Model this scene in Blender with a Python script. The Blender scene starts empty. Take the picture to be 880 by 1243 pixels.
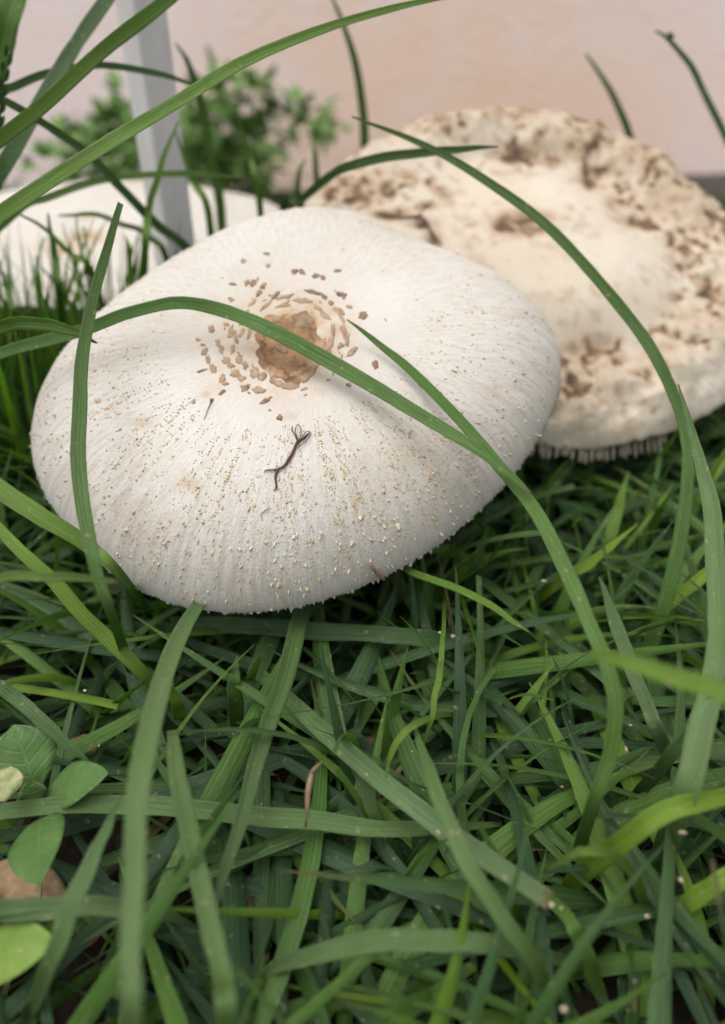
import bpy, math, random
import numpy as np
from mathutils import Vector, noise
from mathutils.bvhtree import BVHTree

random.seed(7)
rng = np.random.default_rng(7)
R_ = math.radians
scene = bpy.context.scene
col = scene.collection

# ------------------------------------------------------------------ camera
PITCH = R_(33.0)      # looking down
FPX = 882.0           # focal length in photograph pixels (photo width 880)
CAMZ = 0.22
cam_d = bpy.data.cameras.new('camera')
cam = bpy.data.objects.new('camera', cam_d)
col.objects.link(cam)
cam.location = (0, 0, CAMZ)
cam.rotation_euler = (R_(90) - PITCH, 0, 0)
cam_d.sensor_fit = 'HORIZONTAL'
cam_d.sensor_width = 36.0
cam_d.lens = 36.0 * FPX / 880.0
cam_d.shift_y = -35.5 / 880.0
cam_d.clip_start = 0.01
cam_d.clip_end = 200.0
cam_d.dof.use_dof = True
cam_d.dof.focus_distance = 0.22
cam_d.dof.aperture_fstop = 7.6
scene.camera = cam

# ------------------------------------------------------------------ sky, sun, exposure
SUN_EL, SUN_AZ = 74.0, -120.0         # azimuth clockwise from +Y: from the left, a little behind the camera
world = bpy.data.worlds.new('World')
scene.world = world
world.use_nodes = True
wn = world.node_tree
wn.nodes.clear()
sky = wn.nodes.new('ShaderNodeTexSky')
sky.sky_type = 'NISHITA'
sky.sun_disc = False
sky.sun_elevation = R_(SUN_EL)
sky.sun_rotation = R_(SUN_AZ)
sky.air_density = 1.0
sky.dust_density = 6.0
sky.ozone_density = 1.0
hs = wn.nodes.new('ShaderNodeHueSaturation')
hs.inputs['Saturation'].default_value = 0.3
bg = wn.nodes.new('ShaderNodeBackground')
bg.inputs['Strength'].default_value = 0.15
wo = wn.nodes.new('ShaderNodeOutputWorld')
wn.links.new(sky.outputs[0], hs.inputs['Color'])
wn.links.new(hs.outputs[0], bg.inputs[0])
wn.links.new(bg.outputs[0], wo.inputs[0])
sun_d = bpy.data.lights.new('sun', 'SUN')
sun_d.energy = 0.8
sun_d.angle = R_(75)
sun_d.color = (1.0, 0.96, 0.9)
sun = bpy.data.objects.new('sun', sun_d)
col.objects.link(sun)
sdir = Vector((math.sin(R_(SUN_AZ)) * math.cos(R_(SUN_EL)), math.cos(R_(SUN_AZ)) * math.cos(R_(SUN_EL)), math.sin(R_(SUN_EL))))
sun.rotation_euler = (-sdir).to_track_quat('-Z', 'Y').to_euler()
sun.location = (0, 0, 3)
vs = scene.view_settings
vs.view_transform = 'Standard'
vs.look = 'None'
vs.gamma = 1.0
vs.use_curve_mapping = False
vs.exposure = 0.8

# ------------------------------------------------------------------ pixel helpers
FW = Vector((0, math.cos(PITCH), -math.sin(PITCH)))
UP = Vector((0, math.sin(PITCH), math.cos(PITCH)))
RT = Vector((1, 0, 0))
CAM = Vector((0, 0, CAMZ))


def ray(px, py):
    return (FW + RT * ((px - 440) / FPX) - UP * ((py - 586) / FPX)).normalized()


def Zp(px, py, z):
    d = ray(px, py)
    return CAM + d * ((z - CAMZ) / d.z)


def Sp(px, py, s):
    return CAM + ray(px, py) * s


# ------------------------------------------------------------------ object helpers
def base_empty(name, loc, label, cat, group=None):
    o = bpy.data.objects.new(name, None)
    o.empty_display_size = 0.01
    col.objects.link(o)
    o.location = loc
    o['label'] = label
    o['category'] = cat
    if group:
        o['group'] = group
    return o


def root_loc(o):
    v = Vector((0, 0, 0))
    while o is not None:
        v += Vector(o.location)
        o = o.parent
    return v


def mesh_obj(name, verts, faces, mat, parent=None, smooth=True, origin=None, attrs=None, kind=None):
    """verts in world metres; stored relative to the parent's (or own) origin"""
    v = np.asarray(verts, dtype=np.float64)
    if parent is not None:
        off = np.array(root_loc(parent))
    else:
        off = np.array(origin if origin is not None else (0, 0, 0), dtype=float)
    me = bpy.data.meshes.new(name)
    if isinstance(faces, np.ndarray):
        nf, k = faces.shape
        me.vertices.add(len(v))
        me.vertices.foreach_set('co', (v - off).ravel())
        me.loops.add(nf * k)
        me.loops.foreach_set('vertex_index', faces.ravel().astype(np.int32))
        me.polygons.add(nf)
        me.polygons.foreach_set('loop_start', np.arange(0, nf * k, k, dtype=np.int32))
        me.update(calc_edges=True)
        me.validate()
    else:
        me.from_pydata((v - off).tolist(), [], faces)
    me.polygons.foreach_set('use_smooth', np.full(len(me.polygons), smooth))
    for an, (typ, data) in (attrs or {}).items():
        a = me.attributes.new(an, typ, 'POINT')
        a.data.foreach_set('vector' if typ == 'FLOAT_VECTOR' else 'value', np.asarray(data, dtype=np.float32).ravel())
    me.materials.append(mat)
    me.update()
    o = bpy.data.objects.new(name, me)
    col.objects.link(o)
    if parent is not None:
        o.parent = parent
    else:
        o.location = off
    if kind:
        o['kind'] = kind
    return o


def tag(o, label, cat, group=None):
    o['label'] = label
    o['category'] = cat
    if group:
        o['group'] = group
    return o


# ------------------------------------------------------------------ material helpers
class NT:
    def __init__(self, name):
        self.m = bpy.data.materials.new(name)
        self.m.use_nodes = True
        self.t = self.m.node_tree
        self.t.nodes.clear()
        self.out = self.t.nodes.new('ShaderNodeOutputMaterial')

    def n(self, typ, **kw):
        nd = self.t.nodes.new('ShaderNode' + typ)
        for k, v in kw.items():
            setattr(nd, k, v)
        return nd

    def l(self, a, b):
        self.t.links.new(a, b)

    def val(self, nd, i, v):
        if hasattr(v, 'is_output'):
            self.l(v, nd.inputs[i])
        elif v is not None:
            nd.inputs[i].default_value = v

    def math(self, op, a, b=None, c=None, clamp=False):
        nd = self.n('Math', operation=op)
        nd.use_clamp = clamp
        for i, v in enumerate((a, b, c)):
            self.val(nd, i, v)
        return nd.outputs[0]

    def mix(self, f, a, b, blend='MIX'):
        nd = self.n('Mix', data_type='RGBA', blend_type=blend)
        self.val(nd, 0, f)
        for i, v in ((6, a), (7, b)):
            if isinstance(v, tuple) and len(v) == 3:
                v = v + (1,)
            self.val(nd, i, v)
        return nd.outputs[2]

    def attr(self, name, out='Fac'):
        nd = self.n('Attribute', attribute_name=name)
        return nd.outputs[out]

    def noise(self, vec, scale, detail=4, rough=0.55, out=0, dist=0.0):
        nd = self.n('TexNoise')
        if vec is not None:
            self.l(vec, nd.inputs['Vector'])
        nd.inputs['Scale'].default_value = scale
        nd.inputs['Detail'].default_value = detail
        nd.inputs['Roughness'].default_value = rough
        nd.inputs['Distortion'].default_value = dist
        return nd.outputs[out]

    def ramp(self, f, stops):
        nd = self.n('ValToRGB')
        el = nd.color_ramp.elements
        while len(el) < len(stops):
            el.new(0.5)
        for e, (p, c) in zip(el, stops):
            e.position = p
            e.color = (c, c, c, 1) if not isinstance(c, tuple) else c + (1,)
        self.l(f, nd.inputs[0])
        return nd.outputs[0]

    def pos(self):
        return self.n('NewGeometry').outputs['Position']

    def bump(self, h, strength, dist, normal=None):
        nd = self.n('Bump')
        nd.inputs['Strength'].default_value = strength
        nd.inputs['Distance'].default_value = dist
        self.l(h, nd.inputs['Height'])
        if normal is not None:
            self.l(normal, nd.inputs['Normal'])
        return nd.outputs[0]

    def scalevec(self, v, s):
        nd = self.n('VectorMath', operation='MULTIPLY')
        self.l(v, nd.inputs[0])
        nd.inputs[1].default_value = s
        return nd.outputs[0]

    def principled(self, color, rough=0.6, spec=0.4, normal=None, **kw):
        p = self.n('BsdfPrincipled')
        if isinstance(color, tuple) and len(color) == 3:
            color = color + (1,)
        self.val(p, 'Base Color', color)
        self.val(p, 'Roughness', rough)
        p.inputs['Specular IOR Level'].default_value = spec
        if normal is not None:
            self.l(normal, p.inputs['Normal'])
        for k, v in kw.items():
            self.val(p, k, v)
        return p.outputs[0]

    def finish(self, shader):
        self.l(shader, self.out.inputs[0])
        return self.m


def mat_leaf(name, dark, mid, bright, stripes=13.0, sheen=0.42, trans=0.36, tipdry=True):
    t = NT(name)
    uv = t.attr('bl', 'Vector')                # x across -1..1, y along 0..1, z metres along
    sep = t.n('SeparateXYZ')
    t.l(uv, sep.inputs[0])
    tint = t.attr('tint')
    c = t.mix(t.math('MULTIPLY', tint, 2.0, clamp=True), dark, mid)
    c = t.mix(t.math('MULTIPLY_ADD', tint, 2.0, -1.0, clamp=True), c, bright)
    # irregular colour along and across
    nz = t.noise(t.pos(), 60.0, 5, 0.6)
    c = t.mix(t.ramp(nz, [(0.35, 0.0), (0.75, 0.5)]), c, t.mix(1.0, c, (0.55, 0.62, 0.45), 'MULTIPLY'))
    # parallel veins
    cv = t.n('CombineXYZ')
    t.l(sep.outputs[0], cv.inputs[0])
    t.l(t.math('MULTIPLY', sep.outputs[2], 2.0), cv.inputs[1])
    t.l(tint, cv.inputs[2])
    vein_n = t.noise(t.scalevec(cv.outputs[0], (stripes, 1.0, 7.0)), 1.0, 3, 0.6)
    wob = t.math('MULTIPLY_ADD', vein_n, 2.2, t.math('MULTIPLY', sep.outputs[0], stripes))
    sl = t.noise(t.scalevec(cv.outputs[0], (stripes * 0.55, 0.35, 11.0)), 1.0, 3, 0.75)
    s = t.mix(0.25, t.ramp(sl, [(0.30, 0.0), (0.70, 1.0)]), t.math('MULTIPLY_ADD', t.math('SINE', wob), 0.5, 0.5))
    vm = t.math('POWER', s, 3.0)
    c = t.mix(t.math('MULTIPLY', vm, 0.6), c, t.mix(0.6, c, (0.24, 0.31, 0.20)))
    c = t.mix(t.math('MULTIPLY', t.math('POWER', t.math('SUBTRACT', 1.0, s), 4.0), 0.25), c, t.mix(1.0, c, (0.55, 0.6, 0.5), 'MULTIPLY'))
    mid_m = t.ramp(t.math('ABSOLUTE', sep.outputs[0]), [(0.0, 1.0), (0.10, 0.0)])
    c = t.mix(t.math('MULTIPLY', mid_m, 0.35), c, t.mix(1.0, c, (1.5, 1.45, 1.3), 'MULTIPLY'))
    c = t.mix(t.attr('pale'), c, t.mix(0.35, (0.150, 0.225, 0.105), c))
    # small blemishes
    bl = t.noise(t.pos(), 420.0, 2, 0.5)
    c = t.mix(t.ramp(bl, [(0.66, 0.0), (0.73, 0.6)]), c, (0.30, 0.27, 0.14))
    if tipdry:
        dry = t.attr('dry')
        c = t.mix(dry, c, (0.20, 0.13, 0.07))
    fine = t.noise(t.scalevec(cv.outputs[0], (40.0, 6.0, 9.0)), 1.0, 2, 0.5)
    h = t.math('ADD', t.math('MULTIPLY', s, 0.6), t.math('MULTIPLY', fine, 0.6))
    nrm = t.bump(h, 0.8, 0.0004)
    p = t.principled(c, t.math('MULTIPLY_ADD', nz, 0.28, 0.24), sheen, nrm)
    tr = t.n('BsdfTranslucent')
    t.l(t.mix(1.0, c, (1.3, 1.65, 0.4), 'MULTIPLY'), tr.inputs[0])
    mx = t.n('MixShader')
    mx.inputs[0].default_value = trans
    t.l(p, mx.inputs[1])
    t.l(tr.outputs[0], mx.inputs[2])
    return t.finish(mx.outputs[0])


LEAF = mat_leaf('grass_leaf', (0.024, 0.070, 0.024), (0.076, 0.168, 0.018), (0.195, 0.325, 0.014))


def mat_cap(name, light, cream, stain, dark, fibre=0.35, margin=0.25, mott=0.3):
    t = NT(name)
    pol = t.attr('polar', 'Vector')
    sep = t.n('SeparateXYZ')
    t.l(pol, sep.inputs[0])
    tt = sep.outputs[2]
    P = t.pos()
    n1 = t.noise(P, 22.0, 5, 0.6)
    c = t.mix(t.ramp(n1, [(0.35, 0.0), (0.7, 1.0)]), light, cream)
    # radial fibres
    fv = t.scalevec(pol, (46.0, 46.0, 3.0))
    f1 = t.noise(fv, 1.0, 4, 0.6)
    fm = t.math('MULTIPLY', t.ramp(f1, [(0.42, 0.0), (0.66, 1.0)]), t.ramp(tt, [(0.25, 0.25), (0.8, 1.0)]))
    c = t.mix(t.math('MULTIPLY', fm, fibre), c, t.mix(1.0, c, (0.80, 0.74, 0.64), 'MULTIPLY'))
    # mottled small tan specks
    sp = t.noise(t.scalevec(pol, (60.0, 60.0, 60.0)), 1.0, 3, 0.7)
    c = t.mix(t.math('MULTIPLY', t.ramp(sp, [(0.56, 0.0), (0.70, 1.0)]), mott), c, stain)
    sg = t.attr('stain')
    sn = t.noise(P, 130.0, 5, 0.65)
    sm = t.math('MULTIPLY', sg, t.ramp(sn, [(0.32, 0.35), (0.62, 1.15)]), clamp=True)
    c = t.mix(t.math('MULTIPLY', sm, 1.6, clamp=True), c, stain)
    c = t.mix(t.math('MULTIPLY_ADD', sm, 2.2, -1.1, clamp=True), c, dark)
    fine = t.noise(P, 900.0, 4, 0.7)
    h = t.math('ADD', t.math('MULTIPLY', f1, t.ramp(tt, [(0.2, 0.15), (0.85, 0.8)])), t.math('MULTIPLY', fine, 0.4))
    nrm = t.bump(h, 0.75, 0.0010)
    p = t.principled(c, 0.62, 0.25, nrm, **{'Subsurface Weight': 0.12, 'Subsurface Scale': 0.004})
    return t.finish(p)


CAPW = mat_cap('cap_white', (0.465, 0.452, 0.425), (0.425, 0.398, 0.35), (0.33, 0.225, 0.13), (0.20, 0.11, 0.055), 0.65)
CAPT = mat_cap('cap_cream', (0.48, 0.435, 0.365), (0.43, 0.36, 0.27), (0.25, 0.165, 0.092), (0.07, 0.042, 0.025), 0.3, 0.2, 0.5)


def mat_simple(name, c1, c2, scale, rough=0.8, spec=0.2, bump=0.4, bdist=0.0006, detail=5, pos=True):
    t = NT(name)
    v = t.pos() if pos else t.n('TexCoord').outputs['Object']
    a = t.noise(v, scale, detail, 0.65)
    c = t.mix(t.ramp(a, [(0.32, 0.0), (0.68, 1.0)]), c1, c2)
    b = t.noise(v, scale * 5, 4, 0.65)
    nrm = t.bump(t.math('ADD', a, t.math('MULTIPLY', b, 0.6)), bump, bdist)
    return t.finish(t.principled(c, rough, spec, nrm))


GILL = mat_simple('gill_flesh', (0.40, 0.345, 0.275), (0.30, 0.245, 0.19), 120.0)
STEM = mat_simple('stem_flesh', (0.70, 0.62, 0.50), (0.52, 0.42, 0.30), 80.0)
SCALE = mat_simple('scale_brown', (0.20, 0.13, 0.08), (0.34, 0.245, 0.165), 300.0, 0.8, 0.2, 0.6)
SCALED = mat_simple('scale_dark', (0.10, 0.062, 0.038), (0.27, 0.185, 0.12), 330.0, 0.8, 0.2, 0.6)
def mat_disc():
    t = NT('disc_brown')
    rr = t.attr('ring', 'Vector')
    sep = t.n('SeparateXYZ')
    t.l(rr, sep.inputs[0])
    P = t.pos()
    a = t.noise(P, 150.0, 5, 0.65)
    b = t.noise(P, 420.0, 4, 0.65)
    r = sep.outputs[2]
    c = t.mix(t.ramp(a, [(0.34, 0.0), (0.66, 1.0)]), (0.150, 0.078, 0.036), (0.30, 0.180, 0.092))
    wv = t.math('SINE', t.math('MULTIPLY_ADD', a, 14.0, t.math('MULTIPLY', r, 20.0)))
    crack = t.math('MULTIPLY', t.ramp(wv, [(0.72, 0.0), (0.98, 1.0)]), t.ramp(r, [(0.3, 0.0), (0.7, 1.0)]))
    c = t.mix(t.math('MULTIPLY', crack, 0.5), c, (0.10, 0.055, 0.03))
    pale = t.math('MULTIPLY', t.ramp(t.math('MULTIPLY_ADD', b, 0.5, t.math('MULTIPLY', a, 0.5)), [(0.50, 0.0), (0.58, 1.0)]), t.ramp(r, [(0.7, 0.0), (1.0, 1.0)]))
    c = t.mix(t.math('MULTIPLY', pale, 0.7), c, (0.43, 0.37, 0.29))
    h = t.math('SUBTRACT', t.math('ADD', a, t.math('MULTIPLY', b, 0.5)), t.math('MULTIPLY', crack, 0.8))
    return t.finish(t.principled(c, 0.7, 0.25, t.bump(h, 0.7, 0.0006)))


DISC = mat_disc()
FLECK = mat_simple('fleck_tan', (0.34, 0.25, 0.145), (0.44, 0.355, 0.24), 400.0, 0.75, 0.2, 0.3)
FLECKP = mat_simple('fleck_pale', (0.42, 0.34, 0.21), (0.49, 0.44, 0.34), 400.0, 0.75, 0.2, 0.3)
FIBRE = mat_simple('dark_fibre', (0.045, 0.018, 0.012), (0.10, 0.04, 0.03), 500.0, 0.6, 0.3)
DRY = mat_simple('dry_leaf', (0.20, 0.115, 0.06), (0.10, 0.058, 0.034), 120.0, 0.8, 0.2, 0.8, 0.001)
STRAW = mat_simple('dry_straw', (0.26, 0.18, 0.10), (0.12, 0.08, 0.048), 200.0, 0.75, 0.25, 0.5)
CRUMB = mat_simple('pale_crumb', (0.38, 0.33, 0.24), (0.22, 0.16, 0.10), 600.0)
SOIL = mat_simple('soil', (0.012, 0.010, 0.007), (0.030, 0.023, 0.016), 55.0, 0.95, 0.1, 1.0, 0.004)
BUG = mat_simple('insect_shell', (0.012, 0.010, 0.009), (0.03, 0.02, 0.015), 700.0, 0.35, 0.5, 0.2)


WALL_Y = 1.16


def mat_wall():
    t = NT('wall_plaster')
    P = t.pos()
    a = t.noise(P, 2.6, 4, 0.55)
    b = t.noise(P, 14.0, 5, 0.65)
    # one large weathered patch of warmer render in the paler pink paint
    dv_ = t.n('VectorMath', operation='DISTANCE')
    t.l(t.scalevec(P, (1.0, 1.0, 1.5)), dv_.inputs[0])
    dv_.inputs[1].default_value = (0.16, WALL_Y, 0.06)
    pt = t.math('ADD', dv_.outputs['Value'], t.math('MULTIPLY_ADD', a, 0.5, -0.25))
    c = t.mix(t.ramp(pt, [(0.12, 1.0), (0.60, 0.0)]), (0.86, 0.715, 0.665), (0.82, 0.585, 0.45))
    c = t.mix(t.ramp(b, [(0.45, 0.0), (0.75, 0.45)]), c, (0.82, 0.75, 0.73))
    nrm = t.bump(t.noise(P, 90.0, 5, 0.7), 0.5, 0.004)
    return t.finish(t.principled(c, 0.85, 0.2, nrm))


def mat_metal_paint():
    t = NT('grey_painted_metal')
    P = t.pos()
    b = t.noise(t.scalevec(P, (1, 1, 0.3)), 60.0, 5, 0.65)
    c = t.mix(t.ramp(b, [(0.4, 0.0), (0.75, 0.7)]), (0.51, 0.505, 0.50), (0.41, 0.38, 0.36))
    nrm = t.bump(b, 0.2, 0.0005)
    return t.finish(t.principled(c, 0.42, 0.5, nrm))


# ------------------------------------------------------------------ setting: ground and wall
def ground():
    # fine near the camera, one sheet out to the horizon
    xs = np.concatenate([[-60, -20, -6, -2.5], np.linspace(-1.3, 1.3, 105), [2.5, 6, 20, 60]])
    ys = np.concatenate([[-60, -20, -6, -2, -0.8], np.linspace(-0.3, 1.3, 81), [2.5, 6, 20, 60]])
    X, Y = np.meshgrid(xs, ys)
    Zg = np.array([noise.noise((x * 9, y * 9, 0.3)) * 0.006 + noise.noise((x * 40, y * 40, 4)) * 0.003 for x, y in zip(X.ravel(), Y.ravel())])
    V = np.stack([X.ravel(), Y.ravel(), Zg - 0.004], 1)
    nx, ny = len(xs), len(ys)
    i = np.arange((nx - 1) * (ny - 1))
    a = (i // (nx - 1)) * nx + i % (nx - 1)
    F = np.stack([a, a + 1, a + nx + 1, a + nx], 1)
    o = mesh_obj('ground', V, F, SOIL)
    o['kind'] = 'structure'


ground()
WALL_Y = 1.16


def box(x0, x1, y0, y1, z0, z1):
    v = [(x, y, z) for z in (z0, z1) for y in (y0, y1) for x in (x0, x1)]
    f = [(0, 2, 3, 1), (4, 5, 7, 6), (0, 1, 5, 4), (2, 6, 7, 3), (0, 4, 6, 2), (1, 3, 7, 5)]
    return v, f


v, f = box(-3.2, 3.4, WALL_Y, WALL_Y + 0.15, -0.05, 2.3)
wl = mesh_obj('wall', v, f, mat_wall(), smooth=False, origin=(0, WALL_Y, 0))
tag(wl, 'pinkish tan plastered wall standing behind the mushrooms', 'wall')

# ------------------------------------------------------------------ mushrooms


def resample(Rl, N):
    Rl = np.asarray(Rl)
    n = len(Rl)
    Fq = np.fft.rfft(Rl)
    keep = 14
    Fq[keep:] = 0
    G = np.zeros(N // 2 + 1, complex)
    G[:len(Fq)] = Fq[:len(G)]
    return np.fft.irfft(G, N) * (N / n)


def frame(n):
    n = np.array(n, float)
    n /= np.linalg.norm(n)
    ex = np.cross([0, 1, 0], n)
    ex /= np.linalg.norm(ex)
    return ex, np.cross(n, ex), n


CAPS = []


def fbm(p, s, oct=3):
    q = Vector(p) * s
    return noise.fractal(q, 1.0, 2.0, oct)


class Cap:
    def __init__(self, C, n, h, Rl, prof, Nphi, Nt, disp, thick=0.002, seed=0, core=0.009):
        self.C = np.array(C, float)
        self.ex, self.ey, self.n = frame(n)
        self.h, self.prof = h, prof
        self.core = core
        self.Nphi = Nphi
        ph = np.arange(Nphi) * 2 * np.pi / Nphi
        Rd = resample(Rl, Nphi)
        r2 = np.random.default_rng(seed)
        tooth = r2.normal(0, 1, Nphi)
        self.R = Rd
        u = np.linspace(0, 1, Nt + 1)[1:]
        t = 1 - (1 - u) ** 1.8                      # denser to the margin
        T, PH = np.meshgrid(t, ph, indexing='ij')     # rings x phi
        RR = Rd[None, :] * T
        RR[-1] += tooth * 0.00035
        RR[-2] += tooth * 0.0001
        zz = h * prof(T) - h
        P = self.pt(RR, PH, zz)
        dz, st = disp(T, PH, P, self)
        P = P + dz[..., None] * self.n
        self.topP = P
        V = [self.C + self.n * disp(np.zeros((1, 1)), np.zeros((1, 1)), self.C.reshape(1, 1, 3), self)[0][0, 0]]
        verts = [np.array(V), P.reshape(-1, 3)]
        # underside
        tu = np.array([0.992, 0.97, 0.9, 0.75, 0.55, 0.35, 0.15])
        TU, PU = np.meshgrid(tu, ph, indexing='ij')
        zu = h * prof(TU) - h - (thick + core * (1 - TU))
        pu = self.pt(Rd[None, :] * TU, PU, zu)
        verts.append(pu.reshape(-1, 3))
        verts = np.concatenate(verts)
        pol = np.concatenate([[[0, 0, 0]], np.stack([np.cos(PH) * T ** 0.25, np.sin(PH) * T ** 0.25, T], -1).reshape(-1, 3),
                              np.stack([np.cos(PU), np.sin(PU), TU], -1).reshape(-1, 3)])
        stain = np.concatenate([[st[0].mean()], st.ravel(), np.zeros(PU.size)])
        nr = Nt + len(tu)
        j = np.arange(Nphi)
        j2 = (j + 1) % Nphi
        F = []
        for k in range(nr - 1):
            a = 1 + k * Nphi
            b = a + Nphi
            F.append(np.stack([a + j, b + j, b + j2, a + j2], 1))
        F = np.concatenate(F)
        tri = np.stack([np.zeros(Nphi, int), 1 + j, 1 + j2, 1 + j2], 1)
        self.V, self.F = verts, F.tolist() + tri[:, :3].tolist()
        self.attrs = {'polar': ('FLOAT_VECTOR', pol), 'stain': ('FLOAT', stain)}
        self.bvh = BVHTree.FromPolygons([Vector(x) for x in verts[:1 + Nt * Nphi]], [tuple(x) for x in F[:(Nt - 1) * Nphi].tolist()] + [tuple(x) for x in tri[:, :3].tolist()])
        CAPS.append(self)

    def pt(self, r, ph, z):
        return self.C + (r * np.cos(ph))[..., None] * self.ex + (r * np.sin(ph))[..., None] * self.ey + np.asarray(z)[..., None] * self.n

    def Rat(self, ph):
        k = (np.asarray(ph) / (2 * np.pi) * self.Nphi) % self.Nphi
        return self.R[np.floor(k).astype(int) % self.Nphi]

    def hit(self, px, py):
        loc, nor, idx, d = self.bvh.ray_cast(CAM, ray(px, py))
        return (loc, nor, d) if loc is not None else None

    def inside(self, P, pad=0.003):
        q = P - self.C
        x, y, z = q @ self.ex, q @ self.ey, q @ self.n
        r = np.hypot(x, y)
        Rm = self.Rat(np.arctan2(y, x) % (2 * np.pi)) + pad
        t = np.clip(r / Rm, 0, 1)
        top = self.h * self.prof(t) - self.h
        return (r < Rm) & (z < top + pad) & (z > top - 0.022)

    def gill(self, phi, Rr, depth, over=1.0, t0=0.16, w=0.00045, n=9):
        ts = np.linspace(t0, over, n)
        tc = np.minimum(ts, 0.999)
        zt = self.h * self.prof(tc) - self.h - (0.002 + self.core * (1 - tc)) + 0.0006 - np.maximum(ts - 0.985, 0) * 0.12
        dep = depth * np.clip((1.04 - ts) / 0.18, 0.55, 1) * np.clip((ts - t0) / 0.1 + 0.15, 0, 1)
        V = []
        dphi = w / (Rr * ts)
        for s in (-1, 1):
            V.append(self.pt(Rr * ts, phi + s * dphi, zt))
            V.append(self.pt(Rr * ts + (dep * 0.62 * np.clip((ts - 0.8) / 0.2, 0, 1) if over > 1 else 0), phi + s * dphi * 0.5, zt - dep * (0.75 if over > 1 else 1)))
        V = np.concatenate(V)
        F = []
        for k in range(n - 1):
            F += [(k, k + 1, n + k + 1, n + k), (2 * n + k, 3 * n + k, 3 * n + k + 1, 2 * n + k + 1), (n + k, n + k + 1, 3 * n + k + 1, 3 * n + k)]
        F += [(n - 1, 2 * n + n - 1, 3 * n + n - 1, n + n - 1), (0, n, 3 * n, 2 * n)]
        return V, F


def lathe_tube(pts, radii, n=16, flat=1.0, cap=True):
    """tube along points"""
    pts = [Vector(p) for p in pts]
    V, F = [], []
    ref = Vector((0.3, 0.8, 0.1)).normalized()
    for i, p in enumerate(pts):
        tg = (pts[min(i + 1, len(pts) - 1)] - pts[max(i - 1, 0)]).normalized()
        a = tg.cross(ref)
        if a.length < 1e-4:
            a = tg.cross(Vector((1, 0, 0)))
        a.normalize()
        b = tg.cross(a)
        for k in range(n):
            an = 2 * math.pi * k / n
            V.append(p + a * (math.cos(an) * radii[i]) + b * (math.sin(an) * radii[i] * flat))
    for i in range(len(pts) - 1):
        for k in range(n):
            k2 = (k + 1) % n
            F.append((i * n + k, i * n + k2, (i + 1) * n + k2, (i + 1) * n + k))
    if cap:
        F.append(tuple(range(n))[::-1])
        F.append(tuple((len(pts) - 1) * n + k for k in range(n)))
    return [tuple(v) for v in V], F


def blobs(P, lst):
    """stain field from (px,py,rx,ry,strength) marks seen on the surface"""
    d = P.reshape(-1, 3) - np.array(CAM)
    z = d @ np.array(FW)
    x = 440 + FPX * (d @ np.array(RT)) / z
    y = 586 - FPX * (d @ np.array(UP)) / z
    s = np.zeros(len(x))
    for (bx, by, rx, ry, a) in lst:
        s = np.maximum(s, a * np.exp(-(((x - bx) / rx) ** 2 + ((y - by) / ry) ** 2)))
    return s.reshape(P.shape[:-1])


def nz(P, s, o=0.0, octv=3):
    return np.array([noise.fractal(Vector((p[0] * s + o, p[1] * s, p[2] * s)), 1.0, 2.0, octv) for p in P.reshape(-1, 3)]).reshape(P.shape[:-1])


# --- the white one in front
R_FRONT = [0.0959, 0.0995, 0.1013, 0.1011, 0.0991, 0.0956, 0.0922, 0.0904, 0.0909, 0.0933, 0.0961, 0.098, 0.0982, 0.0972, 0.0956, 0.0938, 0.0924, 0.0914, 0.0912, 0.092, 0.0937, 0.0962, 0.0989, 0.1013, 0.1029, 0.1033, 0.1022, 0.0998, 0.0972, 0.0954, 0.0942, 0.0928, 0.0912, 0.0892, 0.087, 0.0846, 0.0824, 0.0804, 0.0788, 0.0778, 0.0774, 0.0775, 0.078, 0.0792, 0.0812, 0.0839, 0.0873, 0.0914]


def tilt_n(tilt, lean):
    return (math.sin(R_(lean)), -math.sin(R_(tilt)), math.cos(R_(tilt)))


RIDGE = None


def disp_front(T, PH, P, cap):
    low = nz(P, 22.0, 1.3, 2) * 0.0010
    s = np.cos(PH) * 1.0
    q = np.stack([np.cos(PH) * 26, np.sin(PH) * 26, T * 1.2], -1)
    rid = np.array([noise.noise(Vector(v)) for v in q.reshape(-1, 3)]).reshape(T.shape)
    q2 = np.stack([np.cos(PH) * 9, np.sin(PH) * 9, T * 2.5 + 5], -1)
    rid2 = np.array([noise.noise(Vector(v)) for v in q2.reshape(-1, 3)]).reshape(T.shape)
    g = np.clip((T - 0.55) / 0.4, 0, 1)
    d = low * np.clip(1.2 - T, 0.2, 1) + rid * 0.0004 * g + rid2 * 0.0009 * g ** 1.5 * np.clip((1.03 - T) / 0.1, 0, 1)
    d += 0.0006 * np.exp(-(T / 0.16) ** 4)                    # slight boss under the brown disc
    st = blobs(P, [(350, 505, 12, 6, 0.42), (175, 512, 12, 7, 0.40), (228, 588, 16, 9, 0.40), (360, 410, 60, 54, 0.80), (300, 420, 55, 55, 0.42), (340, 470, 60, 34, 0.22),
                   (385, 475, 18, 7, 0.35), (262, 470, 14, 9, 0.3), (250, 478, 10, 7, 0.35), (155, 640, 50, 30, 0.16), (440, 560, 8, 8, 0.3), (605, 470, 20, 6, 0.25), (500, 545, 26, 10, 0.2)])
    return d, st


prof_front = lambda t: 1 - (0.22 * t ** 2 + 0.50 * t ** 5 + 0.28 * (1 - np.sqrt(np.maximum(0, 1 - t ** 9))))
Cf = np.array([-0.0228807, 0.2331499, 0.1271474])
cap1 = Cap(Cf, tilt_n(27, -2), 0.036, R_FRONT, prof_front, 1200, 110, disp_front, seed=3)


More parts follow.
